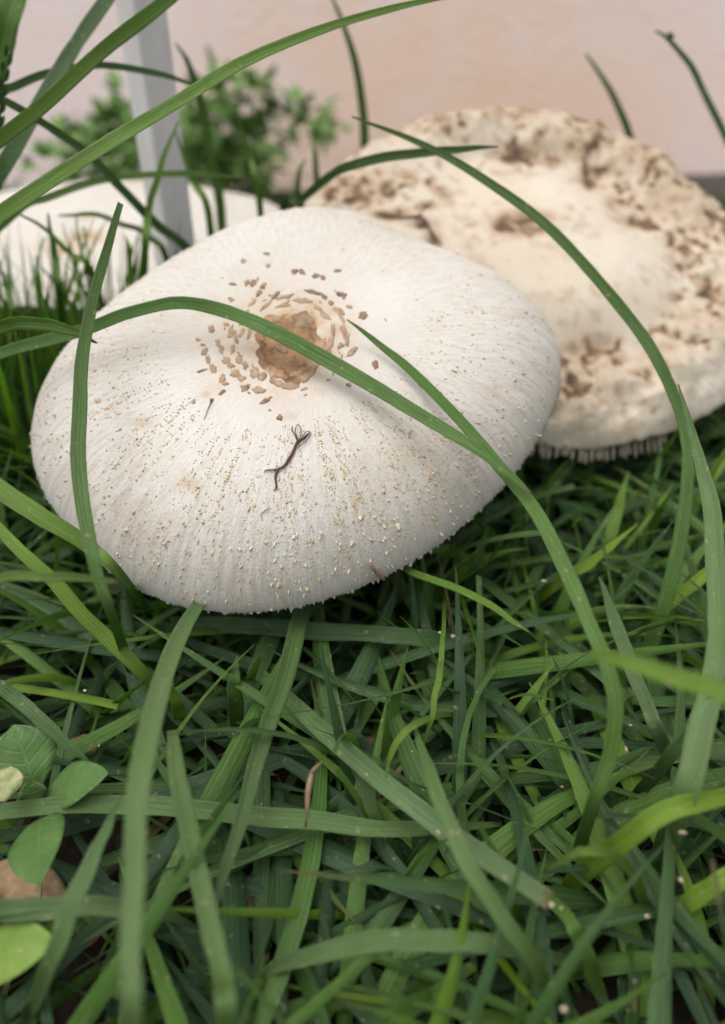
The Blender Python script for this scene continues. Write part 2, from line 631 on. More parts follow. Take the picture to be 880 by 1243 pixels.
def stem_pts(cap, base, r0, r1):
    top = Vector(cap.C - cap.n * 0.013)
    b = Vector(base)
    pts, rad = [], []
    for k in range(9):
        s = k / 8
        p = b.lerp(top, s)
        p.x += 0.006 * math.sin(s * 3.0)
        pts.append(p)
        rad.append(r0 + (r1 - r0) * s + 0.005 * math.exp(-s * 9) + (0.004 if k == 8 else 0))
    return pts, rad


def add_mushroom(label, cap, mat, base, r0, r1, ngill, depth, sector=None, over=1.0, seed=1):
    m = base_empty('mushroom', base, label, 'mushroom', None)
    c = mesh_obj('cap', cap.V, cap.F, mat, m, attrs=cap.attrs)
    p, r = stem_pts(cap, (base[0], base[1], -0.006), r0, r1)
    v, f = lathe_tube(p, r, 20)
    mesh_obj('stem', v, f, STEM, m)
    rr = random.Random(seed)
    V, F = [], []
    for k in range(ngill):
        ph = 2 * math.pi * (k + rr.uniform(-0.3, 0.3)) / ngill
        vis = sector and sector[0] < ph < sector[1]
        Rr = float(cap.Rat(ph))
        v, f = cap.gill(ph, Rr, depth * rr.uniform(0.8, 1.15), over + rr.uniform(-0.012, 0.012) if vis else 0.985, 0.16 if k % 2 == 0 else 0.5, w=0.0008 if vis else 0.0004)
        if vis:
            mesh_obj('gill', v, f, GILL, m, smooth=False)
        else:
            o = len(V)
            V += [tuple(x) for x in v]
            F += [tuple(i + o for i in q) for q in f]
    if V:
        mesh_obj('gills', V, F, GILL, m, smooth=False, kind='stuff')
    return m, c


m1, cap1_o = add_mushroom('white mushroom with brown scaly centre and a dark root fibre lying on its cap', cap1, CAPW, (-0.035, 0.285, 0.0), 0.012, 0.009, 150, 0.008)

# --- the cream old one behind
R_REAR = [0.1239, 0.1258, 0.1264, 0.1255, 0.1238, 0.1225, 0.1224, 0.1229, 0.1234, 0.1243, 0.1263, 0.1286, 0.1304, 0.1312, 0.1311, 0.1308, 0.1307, 0.1309, 0.1309, 0.1311, 0.1317, 0.131, 0.127, 0.12, 0.1119, 0.1043, 0.0981, 0.0937, 0.0907, 0.0882, 0.0864, 0.0855, 0.0854, 0.0853, 0.0853, 0.0861, 0.0874, 0.089, 0.0906, 0.0924, 0.0945, 0.0965, 0.0991, 0.103, 0.1079, 0.1128, 0.1172, 0.1209]
BLOB_REAR = [(629, 275, 34, 15, 1.0), (632, 273, 20, 9, 1.0), (612, 270, 12, 9, 0.9), (650, 268, 18, 8, 0.8), (638, 180, 34, 9, 0.75), (672, 188, 16, 8, 0.5), (722, 206, 18, 12, 0.75), (742, 198, 14, 7, 0.6),
             (751, 240, 12, 14, 0.6), (775, 262, 26, 9, 0.75), (790, 268, 18, 7, 0.6), (833, 291, 20, 10, 0.4), (840, 318, 12, 7, 0.6), (862, 335, 14, 8, 0.6), (866, 356, 16, 9, 0.6),
             (825, 356, 12, 8, 0.5), (730, 415, 22, 12, 0.72), (698, 421, 18, 9, 0.65), (753, 434, 20, 9, 0.68), (695, 460, 10, 14, 0.68), (700, 476, 14, 7, 0.6), (727, 447, 9, 8, 0.55),
             (686, 428, 8, 16, 0.6), (812, 418, 16, 9, 0.55), (846, 410, 12, 9, 0.55), (775, 452, 20, 10, 0.4), (436, 240, 20, 9, 0.75), (475, 257, 26, 8, 0.8), (511, 268, 18, 5, 0.7), (528, 285, 10, 14, 0.7),
             (491, 210, 20, 7, 0.55), (520, 245, 12, 5, 0.5), (455, 222, 30, 16, 0.4), (405, 235, 20, 12, 0.5), (540, 165, 40, 12, 0.35), (610, 150, 40, 10, 0.38), (700, 180, 30, 12, 0.35), (760, 205, 40, 20, 0.35),
             (810, 245, 40, 24, 0.36), (850, 270, 30, 20, 0.36), (850, 380, 40, 30, 0.34), (720, 440, 50, 40, 0.36), (800, 430, 40, 20, 0.3)]


def disp_rear(T, PH, P, cap):
    low = nz(P, 26.0, 4.1, 3)
    x = np.cos(PH) * T
    y = np.sin(PH) * T
    tb = np.hypot(x - 0.02, (y + 0.05))
    boss = 0.0035 * np.exp(-(tb / 0.34) ** 6)
    ring = -0.003 * np.exp(-((tb - 0.50) / 0.10) ** 2)
    far = np.clip(y, 0, 1)
    lw = np.clip(far * 1.8, 0.10, 1)
    az_n = np.array([noise.noise(Vector((math.cos(a) * 1.7 + 9, math.sin(a) * 1.7, 2.0))) for a in PH.ravel()]).reshape(PH.shape)
    lw = lw * np.clip(0.75 + 1.1 * az_n, 0.15, 1.3)
    lip = 0.0085 * np.exp(-((T - 0.82) / 0.12) ** 2) * lw - 0.004 * np.exp(-((T - 0.58) / 0.09) ** 2) * lw
    q = np.stack([np.cos(PH) * 5 + 3, np.sin(PH) * 5, T * 4], -1)
    wav = np.array([noise.noise(Vector(v)) for v in q.reshape(-1, 3)]).reshape(T.shape)
    q2 = np.stack([np.cos(PH) * 30, np.sin(PH) * 30, T * 2], -1)
    rid = np.array([noise.noise(Vector(v)) for v in q2.reshape(-1, 3)]).reshape(T.shape)
    med = nz(P, 90.0, 2.0, 3)
    st = blobs(P, BLOB_REAR)
    g = np.clip((T - 0.5) / 0.35, 0, 1)
    d = boss + ring + lip + low * 0.0030 * (0.2 + g) + wav * 0.0055 * g + med * 0.0020 * g * np.clip((0.98 - T) / 0.12 + far, 0.15, 1) + rid * 0.0011 * np.clip((T - 0.7) / 0.2, 0, 1) - st * 0.0032
    mo = nz(P, 190.0, 9.0, 3)
    mo2 = nz(P, 45.0, 5.0, 2)
    zone = np.clip((T - 0.45) / 0.12, 0, 1) * np.clip((0.97 - T) / 0.14 + far, 0, 1)
    st = np.clip(st * (1.25 + 0.6 * mo) + 0.30 * np.clip(far * g, 0, 1) * (1 + mo) + 0.85 * np.clip(mo + 0.9 * mo2 - 0.22, 0, 1) * zone + 0.35 * np.clip(mo + mo2 - 0.1, 0, 1), 0, 1)
    return d, st


prof_rear = lambda t: 1 - (0.40 * t ** 2 + 0.46 * t ** 6 + 0.14 * (1 - np.sqrt(np.maximum(0, 1 - t ** 9))))
cap2 = Cap((0.09136035, 0.3500592, 0.12132456), tilt_n(32, 3.5), 0.026, R_REAR, prof_rear, 600, 110, disp_rear, seed=5, core=0.034)
m2, cap2_o = add_mushroom('old cream mushroom with brown stains, wavy margin and gill edges showing below', cap2, CAPT, (0.10, 0.405, 0.0), 0.013, 0.010, 210, 0.0062,
                          sector=(R_(218), R_(306)), over=1.012, seed=4)

# --- the third, far left
R_LEFT = [0.122 + 0.012 * math.cos(2 * 2 * math.pi * k / 48) - 0.022 * max(0, -math.sin(2 * math.pi * k / 48)) + 0.002 * math.sin(5 * k) for k in range(48)]


def disp_left(T, PH, P, cap):
    d = nz(P, 20.0, 7.0, 2) * 0.0014
    st = blobs(P, [(105, 288, 26, 9, 0.75), (75, 302, 26, 10, 0.6), (100, 262, 16, 6, 0.4)])
    return d, st


cap3 = Cap((-0.17612783, 0.470, 0.1085), tilt_n(8, 0), 0.012, R_LEFT, prof_rear, 360, 60, disp_left, seed=6)
m3, cap3_o = add_mushroom('flat white mushroom with tan spots growing behind the grey metal post', cap3, CAPW, (-0.18, 0.48, 0.0), 0.012, 0.010, 120, 0.008, seed=8)


# ------------------------------------------------------------------ scales on the white cap
def patch(cap, cx, cy, rx, ry, ang, mat, name, parent, lift=0.0006, n=14, seed=0, rough=0.3, rings=(1.0, 0.82, 0.45)):
    rr = random.Random(seed)
    V, F = [], []
    so = rr.uniform(0, 50)
    wob = [1 + rough * 1.5 * noise.fractal(Vector((math.cos(2 * math.pi * k / n) * 1.4 + so, math.sin(2 * math.pi * k / n) * 1.4, so)), 0.8, 2.0, 3) for k in range(n)]
    ca, sa = math.cos(ang), math.sin(ang)
    for ri, s in enumerate(rings):
        for k in range(n):
            a = 2 * math.pi * k / n
            ex, ey = rx * s * wob[k] * math.cos(a), ry * s * wob[k] * math.sin(a)
            hsp = cap.hit(cx + ex * ca - ey * sa, cy + ex * sa + ey * ca)
            if hsp is None:
                return None
            up = (-0.0002, lift * rr.uniform(0.7, 1.2), lift * rr.uniform(0.8, 1.3))[min(ri, 2)]
            V.append(hsp[0] + hsp[1] * (up if hsp[1].dot(Vector(cap.n)) > 0 else -up))
    hsp = cap.hit(cx, cy)
    if hsp is None:
        return None
    V.append(hsp[0] + hsp[1] * (lift if hsp[1].dot(Vector(cap.n)) > 0 else -lift))
    for r in range(len(rings) - 1):
        for k in range(n):
            k2 = (k + 1) % n
            F.append((r * n + k, r * n + k2, (r + 1) * n + k2, (r + 1) * n + k))
    b = (len(rings) - 1) * n
    for k in range(n):
        F.append((b + k, b + (k + 1) % n, len(V) - 1))
    ring = [(math.cos(2 * math.pi * k / n), math.sin(2 * math.pi * k / n), r_) for r_ in rings for k in range(n)] + [(0, 0, 0)]
    return mesh_obj(name, [tuple(x) for x in V], F, mat, parent, smooth=True, attrs={'ring': ('FLOAT_VECTOR', ring)})


def q7(x, y):
    return 220 + x / 3.385, 300 + y / 3.385


SCALES = [(255, 58, 13, 11, 0, 1), (357, 78, 12, 11, 0, 1), (352, 28, 14, 6, 0, 1), (466, 100, 22, 13, -25, 0), (496, 102, 20, 12, 25, 0), (552, 120, 17, 11, -10, 0), (582, 124, 15, 11, 20, 0), (642, 98, 18, 7, 0, 0),
          (212, 152, 19, 7, 0, 0), (272, 148, 18, 14, -20, 0), (296, 148, 13, 20, 20, 0), (338, 160, 12, 20, 40, 0), (318, 192, 11, 20, 30, 0), (388, 200, 32, 8, -45, 0), (205, 215, 15, 11, 0, 1),
          (292, 230, 26, 8, -35, 1), (350, 240, 40, 8, -40, 1), (430, 205, 44, 8, -12, 1), (548, 188, 46, 9, 14, 0), (588, 206, 16, 12, 30, 0), (655, 194, 26, 10, 10, 0), (668, 208, 8, 12, 0, 0), (615, 230, 12, 11, 0, 0),
          (690, 246, 15, 8, 0, 1), (648, 262, 32, 14, 25, 1), (660, 292, 30, 10, 60, 1), (748, 282, 20, 20, 0, 0), (124, 338, 16, 20, 15, 1), (68, 380, 11, 10, 0, 1), (88, 402, 11, 5, 10, 1), (186, 318, 17, 8, 10, 1),
          (205, 345, 13, 34, 12, 1), (225, 370, 11, 30, -12, 1), (250, 350, 9, 26, 25, 1), (150, 395, 13, 22, -10, 1), (165, 420, 12, 24, -10, 1), (95, 432, 15, 20, 10, 1), (110, 462, 14, 18, -8, 1),
          (185, 465, 24, 18, 30, 1), (205, 487, 22, 14, 10, 1), (212, 420, 12, 24, 8, 1), (238, 462, 18, 22, -25, 1), (262, 485, 15, 20, -10, 1), (130, 500, 15, 24, -25, 1), (85, 508, 24, 5, -18, 0),
          (225, 520, 26, 20, 15, 1), (250, 540, 20, 16, 0, 1), (170, 540, 14, 22, 20, 1), (180, 560, 18, 10, 10, 1), (305, 520, 26, 26, 0, 1), (338, 530, 16, 22, 10, 1), (262, 578, 24, 16, -15, 0), (318, 588, 30, 17, 10, 1),
          (168, 598, 19, 9, -40, 0), (348, 630, 30, 12, -28, 0), (50, 634, 10, 10, 0, 1), (125, 630, 10, 13, 20, 0), (700, 432, 32, 14, -40, 1), (798, 482, 15, 22, -5, 0), (688, 566, 12, 9, 0, 1), (405, 700, 16, 14, 0, 0),
          (440, 570, 52, 18, 5, 1), (390, 556, 36, 16, 15, 1), (515, 535, 40, 18, -38, 1), (545, 500, 26, 14, -55, 1), (668, 345, 14, 40, -14, 1), (682, 385, 12, 30, 8, 1), (655, 405, 22, 12, -40, 1), (612, 395, 16, 36, 15, 1), (625, 340, 12, 32, 0, 1),
          (590, 280, 30, 14, 40, 1), (500, 222, 46, 12, 8, 1), (420, 240, 46, 10, -14, 1), (300, 300, 12, 26, 40, 1), (282, 350, 10, 30, 15, 1), (250, 310, 10, 18, 35, 1), (560, 250, 24, 10, 30, 1), (470, 520, 40, 12, -16, 1)]
for i, (x, y, rx, ry, an, k) in enumerate(SCALES):
    px, py = q7(x, y)
    patch(cap1, px, py, rx / 3.7, ry / 3.7, R_(an), (SCALED, SCALE)[k], 'scale', cap1_o, lift=0.0002 + 0.0003 * random.random(), seed=i, n=18, rough=0.36)

rc = random.Random(31)
for i in range(46):
    a_ = rc.uniform(0, 2 * math.pi)
    d_ = 46 + abs(rc.gauss(0, 1)) * 24
    cx_, cy_ = 350 + d_ * math.cos(a_) * 1.05 - 6, 415 + d_ * math.sin(a_) * 0.92
    patch(cap1, cx_, cy_, rc.uniform(1.5, 4.0), rc.uniform(1.0, 2.4), a_ + math.pi / 2 + rc.uniform(-.5, .5), SCALE, 'scale', cap1_o, lift=0.0002, seed=200 + i, n=9, rough=0.6, rings=(1.0, 0.7))
# the brown central disc: one crusted patch, with denser rings so it has its own relief
px, py = q7(436, 402)
patch(cap1, px, py, 47, 45, R_(-14), DISC, 'centre_disc', cap1_o, lift=0.00022, n=90, seed=77, rough=0.22, rings=(1.0, 0.9, 0.78, 0.66, 0.52, 0.38, 0.25, 0.12))
px, py = q7(497, 305)
patch(cap1, px, py, 14, 12, 0.2, SCALED, 'scale', cap1_o, lift=0.0005, n=18, seed=5, rough=0.2)
px, py = q7(415, 425)
patch(cap1, px, py, 9, 4, 0.3, SCALED, 'scale', cap1_o, lift=0.0005, n=12, seed=6, rough=0.3)


# countless tiny flecks in radial files
def flecks(cap, n, tmin, tmax, phi_c, phi_w, size, mat, name, seed, keep, h=0.0003):
    r = np.random.default_rng(seed)
    V, F = [], []
    files = r.uniform(0, 2 * np.pi, 340)
    dens = r.uniform(0.2, 1.0, 340)
    Nphi = cap.Nphi
    Nt = cap.topP.shape[0]
    made = 0
    tries = 0
    u = np.linspace(0, 1, Nt + 1)[1:]
    tring = 1 - (1 - u) ** 1.8
    while made < n and tries < n * 12:
        tries += 1
        k = r.integers(0, 340)
        if r.random() > dens[k]:
            continue
        ph = files[k] + r.normal(0, 0.006)
        t = r.uniform(tmin, tmax)
        dph = abs((ph - phi_c + np.pi) % (2 * np.pi) - np.pi)
        pr = keep(t, dph)
        cl = noise.noise(Vector((math.cos(ph) * 4 * t, math.sin(ph) * 4 * t, 3.0 + seed)))
        if r.random() > pr * np.clip(0.85 + cl * 0.8, 0.05, 1.3):
            continue
        ri = int(np.searchsorted(tring, t))
        ri = min(max(ri, 1), Nt - 2)
        ji = int((ph / (2 * np.pi) * Nphi)) % Nphi
        P = cap.topP[ri, ji]
        rad = cap.topP[ri + 1, ji] - cap.topP[ri - 1, ji]
        rad /= np.linalg.norm(rad)
        tan = cap.topP[ri, (ji + 2) % Nphi] - cap.topP[ri, (ji - 2) % Nphi]
        tan /= np.linalg.norm(tan)
        nn = np.cross(rad, tan)
        if nn @ cap.n < 0:
            nn = -nn
        s = size * r.lognormal(0, 0.35)
        L = s * r.uniform(0.8, 1.7)
        W = s * r.uniform(0.5, 0.85)
        a = r.normal(0, 0.35)
        d1 = rad * math.cos(a) + tan * math.sin(a)
        d2 = tan * math.cos(a) - rad * math.sin(a)
        o = len(V)
        m = 6
        for q in range(m):
            an = 2 * np.pi * q / m
            w = r.uniform(0.75, 1.2)
            V.append(P + d1 * L * 0.5 * math.cos(an) * w + d2 * W * 0.5 * math.sin(an) * w - nn * 0.00005)
        V.append(P + d1 * L * r.uniform(0.0, 0.3) + nn * h * r.uniform(0.7, 1.7))
        for q in range(m):
            F.append((o + q, o + (q + 1) % m, o + m))
        made += 1
    ob = mesh_obj(name, np.array(V), F, mat, cap1_o, smooth=False)
    ob['kind'] = 'stuff'
    return ob


NEAR = R_(270)
flecks(cap1, 3000, 0.42, 0.95, NEAR, 1.7, 0.0007, FLECK, 'flecks', 11, lambda t, d: np.clip(1.25 - d / 1.75, 0.05, 1) * np.clip((t - 0.38) / 0.12, 0, 1), 0.00025)
flecks(cap1, 260, 0.6, 0.99, NEAR, 1.8, 0.0011, FLECK, 'coarse_flecks', 12, lambda t, d: np.clip(1.2 - d / 1.9, 0.05, 1), 0.0005)
flecks(cap1, 300, 0.82, 1.0, NEAR, 1.9, 0.0011, FLECKP, 'margin_flecks', 13, lambda t, d: np.clip(1.3 - d / 2.2, 0.1, 1), 0.0007)


# ragged fringe along the margin
def fringe(cap, n, seed):
    r = np.random.default_rng(seed)
    V, F = [], []
    for k in range(n):
        j = int(r.integers(0, cap.Nphi))
        P = cap.topP[-1, j]
        rad = cap.topP[-1, j] - cap.topP[-4, j]
        rad /= np.linalg.norm(rad)
        tan = cap.topP[-1, (j + 2) % cap.Nphi] - cap.topP[-1, j - 2]
        tan /= np.linalg.norm(tan)
        nn = np.cross(rad, tan)
        L = min(0.0019, 0.0005 * r.lognormal(0, 0.6))
        W = r.uniform(0.0008, 0.0020)
        tip = P + rad * L + tan * r.normal(0, 0.0004)
        o = len(V)
        V += [P - tan * W * 0.5 - rad * 0.0008 - nn * 0.0003, P + tan * W * 0.5 - rad * 0.0008 - nn * 0.0003, P - rad * 0.0008 + nn * 0.0004, tip]
        F += [(o, o + 1, o + 3), (o + 1, o + 2, o + 3), (o + 2, o, o + 3)]
    ob = mesh_obj('margin_fringe', np.array(V), F, CAPW, cap1_o, smooth=False, attrs={'polar': ('FLOAT_VECTOR', np.tile([1, 0, 0.95], (len(V), 1))), 'stain': ('FLOAT', np.full(len(V), 0.05))})
    ob['kind'] = 'stuff'


fringe(cap1, 420, 2)


# ------------------------------------------------------------------ square metal post
def post():
    a = 0.0168 / 2
    xc, yc = -0.0985, 0.386
    rot = R_(43)
    V, F = [], []
    prof = []
    c = 0.0016
    for sx, sy in ((1, 1), (-1, 1), (-1, -1), (1, -1)):
        for k in range(3):
            an = math.atan2(sy, sx) - math.pi / 4 + k * math.pi / 4
            prof.append((sx * (a - c) + c * math.cos(an), sy * (a - c) + c * math.sin(an)))
    for z in (-0.02, 0.2, 0.5, 0.9):
        for x, y in prof:
            V.append((xc + x * math.cos(rot) - y * math.sin(rot), yc + x * math.sin(rot) + y * math.cos(rot), z))
    n = len(prof)
    for i in range(3):
        for k in range(n):
            k2 = (k + 1) % n
            F.append((i * n + k, i * n + k2, (i + 1) * n + k2, (i + 1) * n + k))
    F.append(tuple(3 * n + k for k in range(n)))
    o = mesh_obj('metal_post', V, F, mat_metal_paint(), smooth=False, origin=(xc, yc, 0))
    tag(o, 'square grey painted metal post rising from the grass', 'post')


post()


# ------------------------------------------------------------------ traced grass blades
def catmull(pts, n):
    """centripetal-ish Catmull-Rom through vectors with extra scalars (lists of floats)"""
    P = np.array(pts, float)
    P = np.vstack([2 * P[0] - P[1], P, 2 * P[-1] - P[-2]])
    m = len(pts) - 1
    out = []
    for s in np.linspace(0, m, n):
        i = min(int(s), m - 1)
        u = s - i
        p0, p1, p2, p3 = P[i], P[i + 1], P[i + 2], P[i + 3]
        out.append(0.5 * ((2 * p1) + (-p0 + p2) * u + (2 * p0 - 5 * p1 + 4 * p2 - p3) * u * u + (-p0 + 3 * p1 - 3 * p2 + p3) * u ** 3))
    return np.array(out)


ACROSS = np.array([-1, -0.72, -0.42, -0.14, 0, 0.14, 0.42, 0.72, 1.0])


def ribbon(path, width, roll, fold=0.22, thick=0.00022, twist=0.0, ribs=0.035):
    """closed leaf: top and bottom skins with a folded, ribbed section"""
    n = len(path)
    T = np.gradient(path, axis=0)
    T /= np.linalg.norm(T, axis=1)[:, None]
    view = np.array(CAM) - path
    view /= np.linalg.norm(view, axis=1)[:, None]
    side = np.cross(T, view)
    ln = np.linalg.norm(side, axis=1)[:, None]
    side /= np.maximum(ln, 1e-6)
    for i in range(1, n):
        if side[i] @ side[i - 1] < 0:
            side[i] *= -1
    nor = np.cross(side, T)
    if (nor * view).sum() < 0:
        nor = -nor
    rl = R_(roll) + R_(twist) * np.linspace(-0.5, 0.5, n)
    s2 = side * np.cos(rl)[:, None] + nor * np.sin(rl)[:, None]
    n2 = nor * np.cos(rl)[:, None] - side * np.sin(rl)[:, None]
    K = len(ACROSS)
    prof_z = fold * np.abs(ACROSS) ** 1.3 + ribs * np.cos(ACROSS * 14)
    V = np.zeros((n, 2 * K, 3))
    hw = np.maximum(width * 0.5, 0.00012)
    for k, a in enumerate(ACROSS):
        V[:, k] = path + s2 * (a * hw)[:, None] + n2 * (prof_z[k] * hw)[:, None]
        e = 1 - 0.75 * abs(a) ** 3
        V[:, 2 * K - 1 - k] = V[:, k] - n2 * (np.minimum(thick, hw * 0.6) * e)[:, None]
    F = []
    M = 2 * K
    for i in range(n - 1):
        for k in range(M):
            k2 = (k + 1) % M
            F.append((i * M + k, i * M + k2, (i + 1) * M + k2, (i + 1) * M + k))
    F.append(tuple(range(M))[::-1])
    F.append(tuple((n - 1) * M + k for k in range(M)))
    al = np.linspace(0, 1, n)
    ds = np.concatenate([[0], np.cumsum(np.linalg.norm(np.diff(path, axis=0), axis=1))])
    uv = np.zeros((n, M, 3))
    uv[:, :K, 0] = ACROSS
    uv[:, K:, 0] = ACROSS[::-1]
    uv[:, :, 1] = al[:, None]
    uv[:, :, 2] = ds[:, None] * 10
    return V.reshape(-1, 3), F, uv.reshape(-1, 3)


def solve_pt(px, py, mode, val):
    if mode == 'z':
        return Zp(px, py, val)
    s = val
    if mode == 'm':
        h = cap1.hit(px, py)
        if h is not None:
            s = min(s, h[2] - 0.005)
    return Sp(px, py, s)


def blade(label, tint, roll, pts, dry=0.0, fold=0.22, twist=0.0, drystart=0.9, n=34, group=None, pale=0.0):
    ctr = []
    for (px, py, mode, val, w) in pts:
        p = solve_pt(px, py, mode, val)
        depth = (p - CAM).dot(FW)
        ctr.append((p.x, p.y, p.z, 0.88 * w * depth / FPX))
    C = catmull(ctr, n)
    path, width = C[:, :3].copy(), C[:, 3]
    sd = len(HERO) * 3.7
    sarr = np.arange(n)
    width = width * (1 + 0.07 * np.array([noise.noise((k * 0.35, sd, 1.0)) for k in sarr]) - 0.35 * np.array([max(0, noise.noise((k * 0.9, sd, 7.0)) - 0.35) for k in sarr]))
    for ax_ in range(3):
        path[:, ax_] += 0.0007 * np.array([noise.noise((k * 0.22, sd, 20.0 + ax_)) for k in sarr])
    V, F, uv = ribbon(path, width, roll, fold, twist=twist)
    base = path[np.argmin(path[:, 2])]
    if path[0, 2] > path[-1, 2]:
        al = 1 - uv[:, 1]
    else:
        al = uv[:, 1]
    # dryness grows to the tip (the end away from the ground)
    if dry < 0:
        al, dry = 1 - al, -dry
    if dry == 0 and len(HERO) % 5 in (1, 3):
        dry, drystart = 0.8, 0.955
    dv = dry * np.clip((al - drystart) / max(1e-3, 1 - drystart), 0, 1)
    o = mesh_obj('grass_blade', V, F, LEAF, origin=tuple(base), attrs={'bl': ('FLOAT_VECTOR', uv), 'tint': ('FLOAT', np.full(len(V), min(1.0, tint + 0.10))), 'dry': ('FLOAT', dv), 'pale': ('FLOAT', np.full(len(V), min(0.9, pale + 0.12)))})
    tag(o, label, 'grass blade', group)
    HERO.append(path)
    return o


HERO = []
B = blade
B('long grass blade arching high across the grey post to a fine tip over the wall', 0.62, 18,
  [(-190, 640, 'z', 0, 14), (-110, 420, 's', .31, 20), (-40, 292, 's', .262, 22), (0, 258, 's', .25, 22), (100, 195, 's', .25, 20), (200, 133, 's', .26, 18), (290, 78, 's', .27, 16), (400, 32, 's', .285, 12), (480, 11, 's', .295, 9), (560, -8, 's', .305, 3)])
B('bright straight blade slanting up in front of the metal post top', 0.66, -15,
  [(-190, 560, 'z', 0, 12), (-110, 300, 's', .35, 16), (-50, 215, 's', .31, 18), (0, 168, 's', .30, 19), (60, 120, 's', .30, 19), (130, 57, 's', .31, 19), (205, -2, 's', .32, 18), (290, -70, 's', .33, 4)])
B('bluish dark blade slanting steeply behind the bright one left of the post', 0.12, 20,
  [(-90, 560, 'z', 0, 14), (-50, 330, 's', .38, 20), (-18, 250, 's', .36, 21), (5, 205, 's', .35, 22), (40, 140, 's', .35, 21), (80, 75, 's', .355, 20), (132, -4, 's', .36, 18), (180, -80, 's', .37, 4)])
B('thin bluish blade bowing over and ending at the metal post', 0.15, 0,
  [(-140, 520, 'z', 0, 8), (-80, 240, 's', .40, 10), (-20, 130, 's', .375, 11), (20, 104, 's', .37, 11), (60, 88, 's', .36, 10), (120, 79, 's', .36, 9), (190, 89, 's', .36, 8), (245, 107, 's', .36, 3)])
B('broad blade with a grass seed spikelet beside it, rising out past the wall top', 0.5, 25,
  [(-60, 700, 'z', 0, 18), (-36, 320, 's', .27, 24), (-14, 130, 's', .235, 28), (4, 50, 's', .225, 34), (18, -10, 's', .225, 34), (40, -110, 's', .23, 6)])
B('dark blade slanting down from beside the seed spikelet to behind the white cap', 0.2, -12,
  [(292, 482, 'z', 0, 10), (262, 350, 's', .41, 11), (225, 300, 's', .385, 12), (190, 273, 's', .375, 13), (150, 235, 's', .36, 13), (110, 190, 's', .35, 13), (60, 155, 's', .34, 12), (0, 119, 's', .33, 10), (-60, 92, 's', .33, 3)])
B('soft green blade lying across the flat white cap toward the metal post', 0.45, 10,
  [(-70, 450, 'z', 0, 8), (-45, 340, 's', .40, 9), (20, 258, 's', .36, 9), (60, 240, 's', .36, 10), (130, 217, 's', .37, 9), (225, 211, 's', .372, 8), (300, 215, 's', .39, 2)])
B('upright dark blade with a broken blunt tip beside the left edge of the white cap', 0.36, 14,
  [(146, 247, 's', .265, 8), (130, 300, 's', .257, 12), (112, 370, 's', .247, 16), (100, 430, 'm', .238, 18), (96, 490, 'm', .230, 20), (95, 560, 'm', .221, 21), (103, 630, 'm', .212, 20), (118, 695, 'm', .206, 17), (140, 760, 's', .215, 14), (165, 830, 'z', 0, 12)], dry=-0.0)
B('long blade bent over the white cap, crossing its brown centre to a brown tip', 0.36, 16,
  [(-150, 540, 'z', 0, 10), (-70, 462, 's', .31, 14), (0, 430, 's', .285, 16), (60, 411, 's', .272, 17), (110, 397, 's', .262, 17), (160, 378, 'm', .256, 17), (215, 367, 'm', .25, 18), (270, 376, 'm', .248, 20), (330, 402, 'm', .24, 21), (400, 440, 'm', .235, 21), (480, 487, 'm', .226, 20), (560, 532, 'm', .217, 17), (610, 570, 'm', .212, 13), (644, 600, 'm', .208, 4)], dry=0.9, drystart=0.965, n=52)
B('blade rising from the turf to rest its pointed tip beside the brown cap centre', 0.42, -14,
  [(680, 1092, 'z', 0, 14), (695, 1050, 'z', .012, 18), (718, 985, 's', .207, 20), (738, 920, 's', .2, 22), (746, 860, 's', .196, 23), (740, 820, 's', .195, 23), (722, 770, 's', .195, 21), (695, 710, 's', .2, 21), (660, 640, 's', .206, 20), (620, 580, 'm', .215, 18), (570, 525, 'm', .227, 16), (500, 450, 'm', .240, 13), (460, 418, 'm', .243, 9), (422, 389, 'm', .245, 2)], n=52, twist=40)
B('short light blade bending down over the post side of the white cap rim', 0.55, -20,
  [(-170, 620, 'z', 0, 12), (-80, 425, 's', .28, 16), (0, 397, 's', .255, 19), (40, 392, 's', .25, 20), (80, 399, 's', .247, 16), (119, 417, 'm', .245, 2)])
B('broad two-toned blade running under the left rim of the white cap', 0.62, 30,
  [(-150, 480, 's', .27, 10), (-50, 560, 's', .245, 26), (0, 598, 's', .24, 29), (50, 630, 's', .236, 28), (105, 664, 's', .236, 22), (150, 705, 's', .242, 14), (190, 760, 'z', 0.0, 8)], fold=0.4, pale=0.15)
B('bright blade slanting down to the turf below the left rim of the white cap', 0.7, 10,
  [(-70, 580, 's', .26, 6), (0, 645, 's', .24, 15), (60, 702, 's', .235, 19), (120, 765, 's', .237, 20), (180, 826, 's', .245, 18), (215, 862, 'z', 0, 12)])
B('small pale blade pointing level at the lower left rim of the white cap', 0.66, -10,
  [(-160, 930, 'z', 0, 10), (-90, 740, 's', .21, 12), (-20, 706, 's', .2, 13), (60, 699, 's', .195, 14), (144, 706, 's', .198, 6)], pale=0.40)
B('broad pale blade arching out from under the white cap over the weed leaves', 0.40, 12,
  [(165, 1420, 'z', 0, 18), (160, 1250, 's', .155, 27), (160, 1170, 's', .15, 27), (161, 1090, 's', .152, 29), (166, 1000, 's', .16, 31), (174, 930, 's', .168, 32), (190, 850, 's', .186, 29), (210, 790, 's', .21, 25), (238, 742, 's', .238, 18), (270, 700, 's', .262, 8)], fold=0.3, pale=0.75)
B('short blade with a bitten-off blunt tip beside the broad pale blade', 0.38, -8,
  [(285, 1340, 'z', 0, 16), (276, 1240, 's', .175, 26), (268, 1180, 's', .178, 29), (247, 1090, 's', .184, 28), (230, 1010, 's', .192, 27), (216, 940, 's', .2, 25), (208, 888, 's', .207, 14)], dry=0.5, drystart=0.97, pale=0.45)
